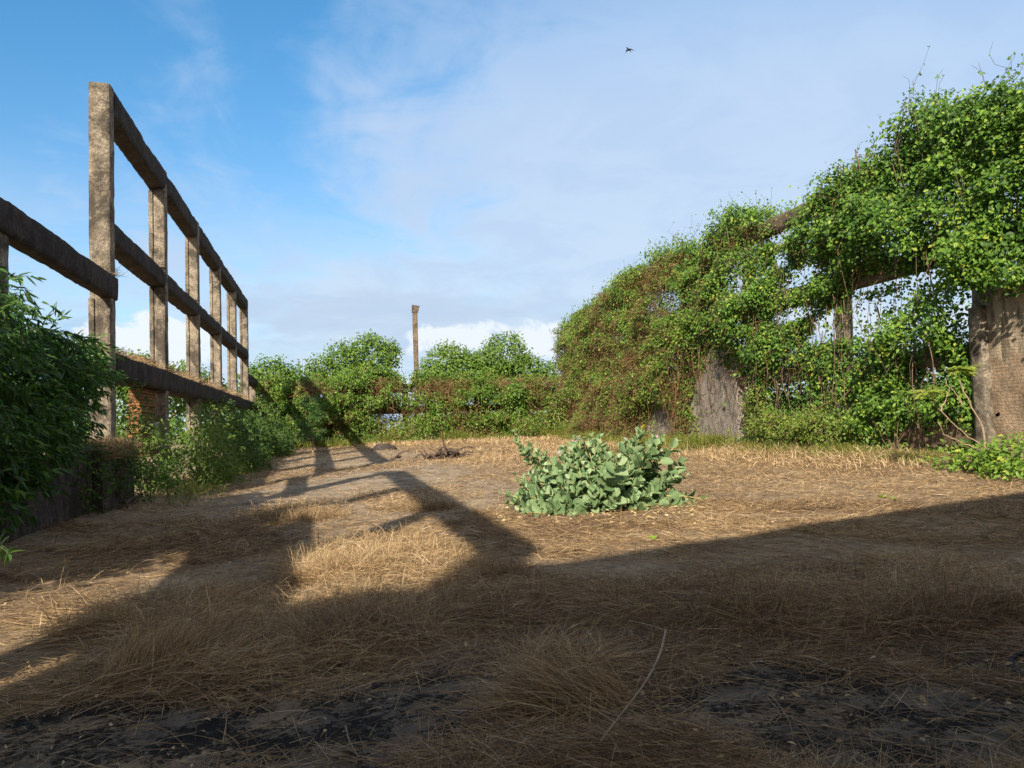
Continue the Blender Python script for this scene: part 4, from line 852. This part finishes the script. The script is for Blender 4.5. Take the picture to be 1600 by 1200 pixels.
strip2(9000, 3, 50.5, 15, 50.5, 1.0, .2, .55, .03, t0=.65); strip2(9000, 14.6, 46, 14.8, 18, .7, .15, .5, .018, t0=.6); strip2(5000, 6.5, 30, 13, 46, 1.6, .15, .4, .02, t0=.6)
tag(mb.build('standing_dry_grass', M_straw), 'taller standing dry grass fringing the yard below the creepers', 'grass', kind='stuff')
mb = MB(); strip2(5000, XL-.1, 15.2, XL+.15, 18.6, .18, .15, .45, .006, 1.35, .30); strip2(2500, XL+.4, 16.4, XL+.4, 18.7, .05, .15, .5, .006, 1.15, .30)
tag(mb.build('hay_mat', M_straw), 'brown matted hay lying on the low wall at the first left post', 'hay', kind='stuff')
mb = MB(); strip2(1600, XL-.25, Y0+.3, XL-.25, Y0+6, .12, .12, .38, .008, 3.46, .5); strip2(5000, XL-.25, Y0+6, XL-.25, Y0+30, .14, .12, .45, .014, 3.46, .5)
strip2(300, XL-.2, Y0-.1, XL-.1, Y0+.1, .12, .15, .5, .007, 5.15, .4)
tag(mb.build('ledge_grass', M_straw), 'dry grass growing on top of the lowest beam of the left frame', 'grass', kind='stuff')

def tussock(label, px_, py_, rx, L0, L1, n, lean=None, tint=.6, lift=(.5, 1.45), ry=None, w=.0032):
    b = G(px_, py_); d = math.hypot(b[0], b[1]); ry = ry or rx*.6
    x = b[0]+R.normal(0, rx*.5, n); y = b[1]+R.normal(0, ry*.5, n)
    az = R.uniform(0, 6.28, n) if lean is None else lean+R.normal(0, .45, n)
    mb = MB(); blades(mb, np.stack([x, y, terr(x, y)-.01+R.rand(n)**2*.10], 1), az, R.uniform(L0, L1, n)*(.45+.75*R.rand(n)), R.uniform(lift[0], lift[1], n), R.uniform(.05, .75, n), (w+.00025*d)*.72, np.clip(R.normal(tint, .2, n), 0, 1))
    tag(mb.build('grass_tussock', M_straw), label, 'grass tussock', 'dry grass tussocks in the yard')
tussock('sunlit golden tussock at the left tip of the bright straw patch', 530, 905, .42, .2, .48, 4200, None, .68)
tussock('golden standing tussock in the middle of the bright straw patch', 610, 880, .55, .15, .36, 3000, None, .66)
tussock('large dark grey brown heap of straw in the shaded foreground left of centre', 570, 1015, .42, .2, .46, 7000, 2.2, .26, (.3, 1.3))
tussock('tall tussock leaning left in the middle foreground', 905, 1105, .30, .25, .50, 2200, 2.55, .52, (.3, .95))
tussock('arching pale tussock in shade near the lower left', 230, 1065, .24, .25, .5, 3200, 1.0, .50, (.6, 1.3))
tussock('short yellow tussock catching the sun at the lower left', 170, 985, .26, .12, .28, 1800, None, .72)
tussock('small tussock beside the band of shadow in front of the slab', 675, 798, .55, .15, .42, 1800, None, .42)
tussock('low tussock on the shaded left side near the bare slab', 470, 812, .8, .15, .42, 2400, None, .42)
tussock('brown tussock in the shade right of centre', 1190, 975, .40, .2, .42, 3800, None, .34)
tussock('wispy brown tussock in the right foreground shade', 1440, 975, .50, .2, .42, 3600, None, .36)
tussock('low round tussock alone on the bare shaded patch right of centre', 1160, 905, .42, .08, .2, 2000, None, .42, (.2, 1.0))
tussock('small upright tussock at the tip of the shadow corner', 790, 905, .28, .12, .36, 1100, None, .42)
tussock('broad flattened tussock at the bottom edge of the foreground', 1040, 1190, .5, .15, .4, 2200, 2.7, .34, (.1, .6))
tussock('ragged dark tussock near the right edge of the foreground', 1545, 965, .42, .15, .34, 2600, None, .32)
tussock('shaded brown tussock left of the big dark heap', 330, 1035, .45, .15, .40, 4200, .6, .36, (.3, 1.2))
# green sprouts
for (x, y, lb) in [(1400, 783, 'tiny green sprout alone in the straw right of the milkweed bush'), (1378, 778, 'second tiny green sprout just left of the lone one'), (1018, 846, 'tiny green sprout in front of the milkweed bush'), (1100, 780, 'single round green leaf sprout at the right end of the milkweed bush')]:
    b = G(x, y); k = 8; mb = MB(); leaves(mb, np.tile(b, (k, 1)), unit(rnd(k)*[1, 1, .2]+[0, 0, .5]), unit(rnd(k, .3)+[0, 0, 1]), .12, .07, R.uniform(.6, 1, k))
    tag(mb.build('green_sprout', M_vine), lb, 'sprout', 'green sprouts in the straw')

# ---------------------------------------------------------------- twigs, litter, hose, bird
def gpath(pts, lift):
    Q = np.array([G(x, y)+[0, 0, l] for (x, y), l in zip(pts, lift)]); u = np.linspace(0, len(Q)-1, 18)
    return np.array([[np.interp(v, np.arange(len(Q)), Q[:, c]) for c in range(3)] for v in u])
def smooth(P_):
    P_ = P_.copy()
    for _ in range(4): P_[1:-1] = (P_[:-2]+P_[1:-1]*2+P_[2:])/4
    return P_
for (pts, lf_, r_, lb) in [([(1043, 1065), (1035, 1100), (1010, 1145), (975, 1180), (940, 1215)], (.30, .27, .24, .20, .16), .007, 'long pale bent twig curving to the bottom edge'),
    ([(900, 1122), (950, 1135), (1000, 1150), (1045, 1185)], (.07, .07, .06, .04), .003, 'thin pale twig crossing the long bent twig'),
    ([(962, 1050), (985, 1040), (1020, 1055), (1030, 1090)], (.04, .12, .10, .03), .003, 'thin arched stem looping above the long bent twig'),
    ([(540, 1150), (545, 1175), (560, 1200)], (.05, .06, .05), .004, 'short pale stick at the bottom edge left of centre'),
    ([(815, 1165), (830, 1180), (852, 1200)], (.04, .05, .05), .006, 'thick pale straw stick at the bottom edge near the middle'),
    ([(501, 868), (502, 850), (500, 833)], (.0, .0, .0), .006, 'small upright pale twig on the bare slab left of the bright straw'),
    ([(1185, 1105), (1205, 1118), (1235, 1150), (1240, 1165)], (.04, .12, .08, .03), .003, 'thin arched stem over the charred ground at the lower right'),
    ([(1075, 703+85), (1110, 765), (1150, 745)], (.05, .08, .06), .008, 'long dry stalk lying in the sunlit straw right of the bush')]:
    mb = MB(); P_ = smooth(gpath(pts, lf_))
    if pts[0] == (501, 868): b = G(501, 868); P_ = wig(b, b+[-.02, 0, .32], 8, .05)
    tube(mb, P_, r_*1.15, r_*.5, 6); tag(mb.build('dry_twig', M_twig), lb, 'twig', 'dry twigs in the foreground')
# hose
b = G(1562, 1040); c_ = G(1640, 1085)
P_ = smooth(np.array([G(1680, 1040)+[0, 0, .10], G(1640, 1036)+[0, 0, .09], G(1600, 1034)+[0, 0, .07], G(1575, 1034)+[0, 0, .055], G(1563, 1038)+[0, 0, .04], G(1572, 1047)+[0, 0, .03], G(1592, 1062)+[0, 0, .03], G(1625, 1085)+[0, 0, .03], G(1680, 1120)+[0, 0, .03]]))
mb = MB(); tube(mb, P_, .014, .014, 10); tag(mb.build('rubber_hose', M_hose, smooth=True), 'bent dark navy rubber hose lying at the right edge', 'hose')
def scrap(name, x, y, s_, mat, lb, cat, ang=.3):
    b = G(x, y)+[0, 0, .015]; n = 7; th = np.linspace(0, 6.28, n, endpoint=False); rr_ = s_*R.uniform(.6, 1.1, n); h_ = R.uniform(0, s_*.5, n)
    V = [b+[math.cos(t_)*r_, math.sin(t_)*r_*.7, q_] for t_, r_, q_ in zip(th, rr_, h_)]+[b+[0, 0, s_*.35]]
    Vt = [v-np.array([0, 0, .006]) for v in V]
    mb = MB(); F = [(i, (i+1) % n, n) for i in range(n)]; mb.addq(V, F); mb.addq(Vt, [f[::-1] for f in F]); mb.addq(V[:n]+Vt[:n], [(i, i+n, (i+1) % n+n, (i+1) % n) for i in range(n)])
    tag(mb.build(name, mat), lb, cat)
scrap('litter_scrap', 1187, 1037, .022, M_white, 'tiny white scrap of litter on the charred edge of the straw', 'litter')
scrap('dead_leaf', 1250, 1035, .05, M_brownleaf, 'curled brown dead leaf right of the white scrap', 'leaf')
scrap('litter_scrap', 1590, 903, .05, M_white, 'pale flat scrap near the right edge in the shade', 'litter')
scrap('rubble_chip', 590, 1075, .04, M_rock, 'dark stone chip in the foreground straw', 'stone')
# bird
Db = 34.0; bc = EYE+unit(ray(982, 77))*Db
t = MB(); 
def loft(mb, secs):
    k = len(secs[0]); V = np.concatenate(secs); F = [(i*k+j, i*k+(j+1) % k, (i+1)*k+(j+1) % k, (i+1)*k+j) for i in range(len(secs)-1) for j in range(k)]; mb.addq(V, F)
fw = unit(-cR*.75+cU*.45-cF*.5); upv = unit(cU*.8+cR*.35-cF*.5); upv = unit(upv-fw*(upv@fw)); lat = np.cross(fw, upv)
secs = []
for s_, r_ in [(-.15, .003), (-.12, .014), (-.05, .024), (.02, .027), (.07, .021), (.09, .019), (.11, .016), (.13, .004)]:
    an = np.linspace(0, 2*math.pi, 8, endpoint=False); secs.append(np.array([bc+fw*s_+(lat*math.cos(q_)+upv*math.sin(q_))*r_ for q_ in an]))
loft(t, secs)
tipR = bc+cR*.235-cU*.035+cF*.03; tipL = bc-cR*.115-cU*.155+cF*.03; root = bc+fw*.03
for tip in (tipR, tipL):
    mid = root*.5+tip*.5+fw*.035+cU*.022; secs = []
    for P_, ch, th_k in [(root, .075, .010), (root*.5+mid*.5, .07, .007), (mid, .058, .005), (mid*.45+tip*.55, .034, .003), (tip, .004, .001)]:
        bk_ = -unit(fw*.5+cU*.6); secs.append(np.array([P_+bk_*0, P_+bk_*ch*.3+cF*th_k, P_+bk_*ch, P_+bk_*ch*.3-cF*th_k]))
    loft(t, secs)
for sg in (-1, 1):
    secs = []; 
    for u, w_k in [(0, .012), (.5, .010), (1, .002)]:
        P_ = bc-fw*(.13+.07*u)+lat*sg*.018*u; secs.append(np.array([P_+lat*w_k, P_+upv*.003, P_-lat*w_k, P_-upv*.003]))
    loft(t, secs)
tag(t.build('flying_bird', M_bird), 'small dark bird with bent wings flying high in the sky', 'bird')
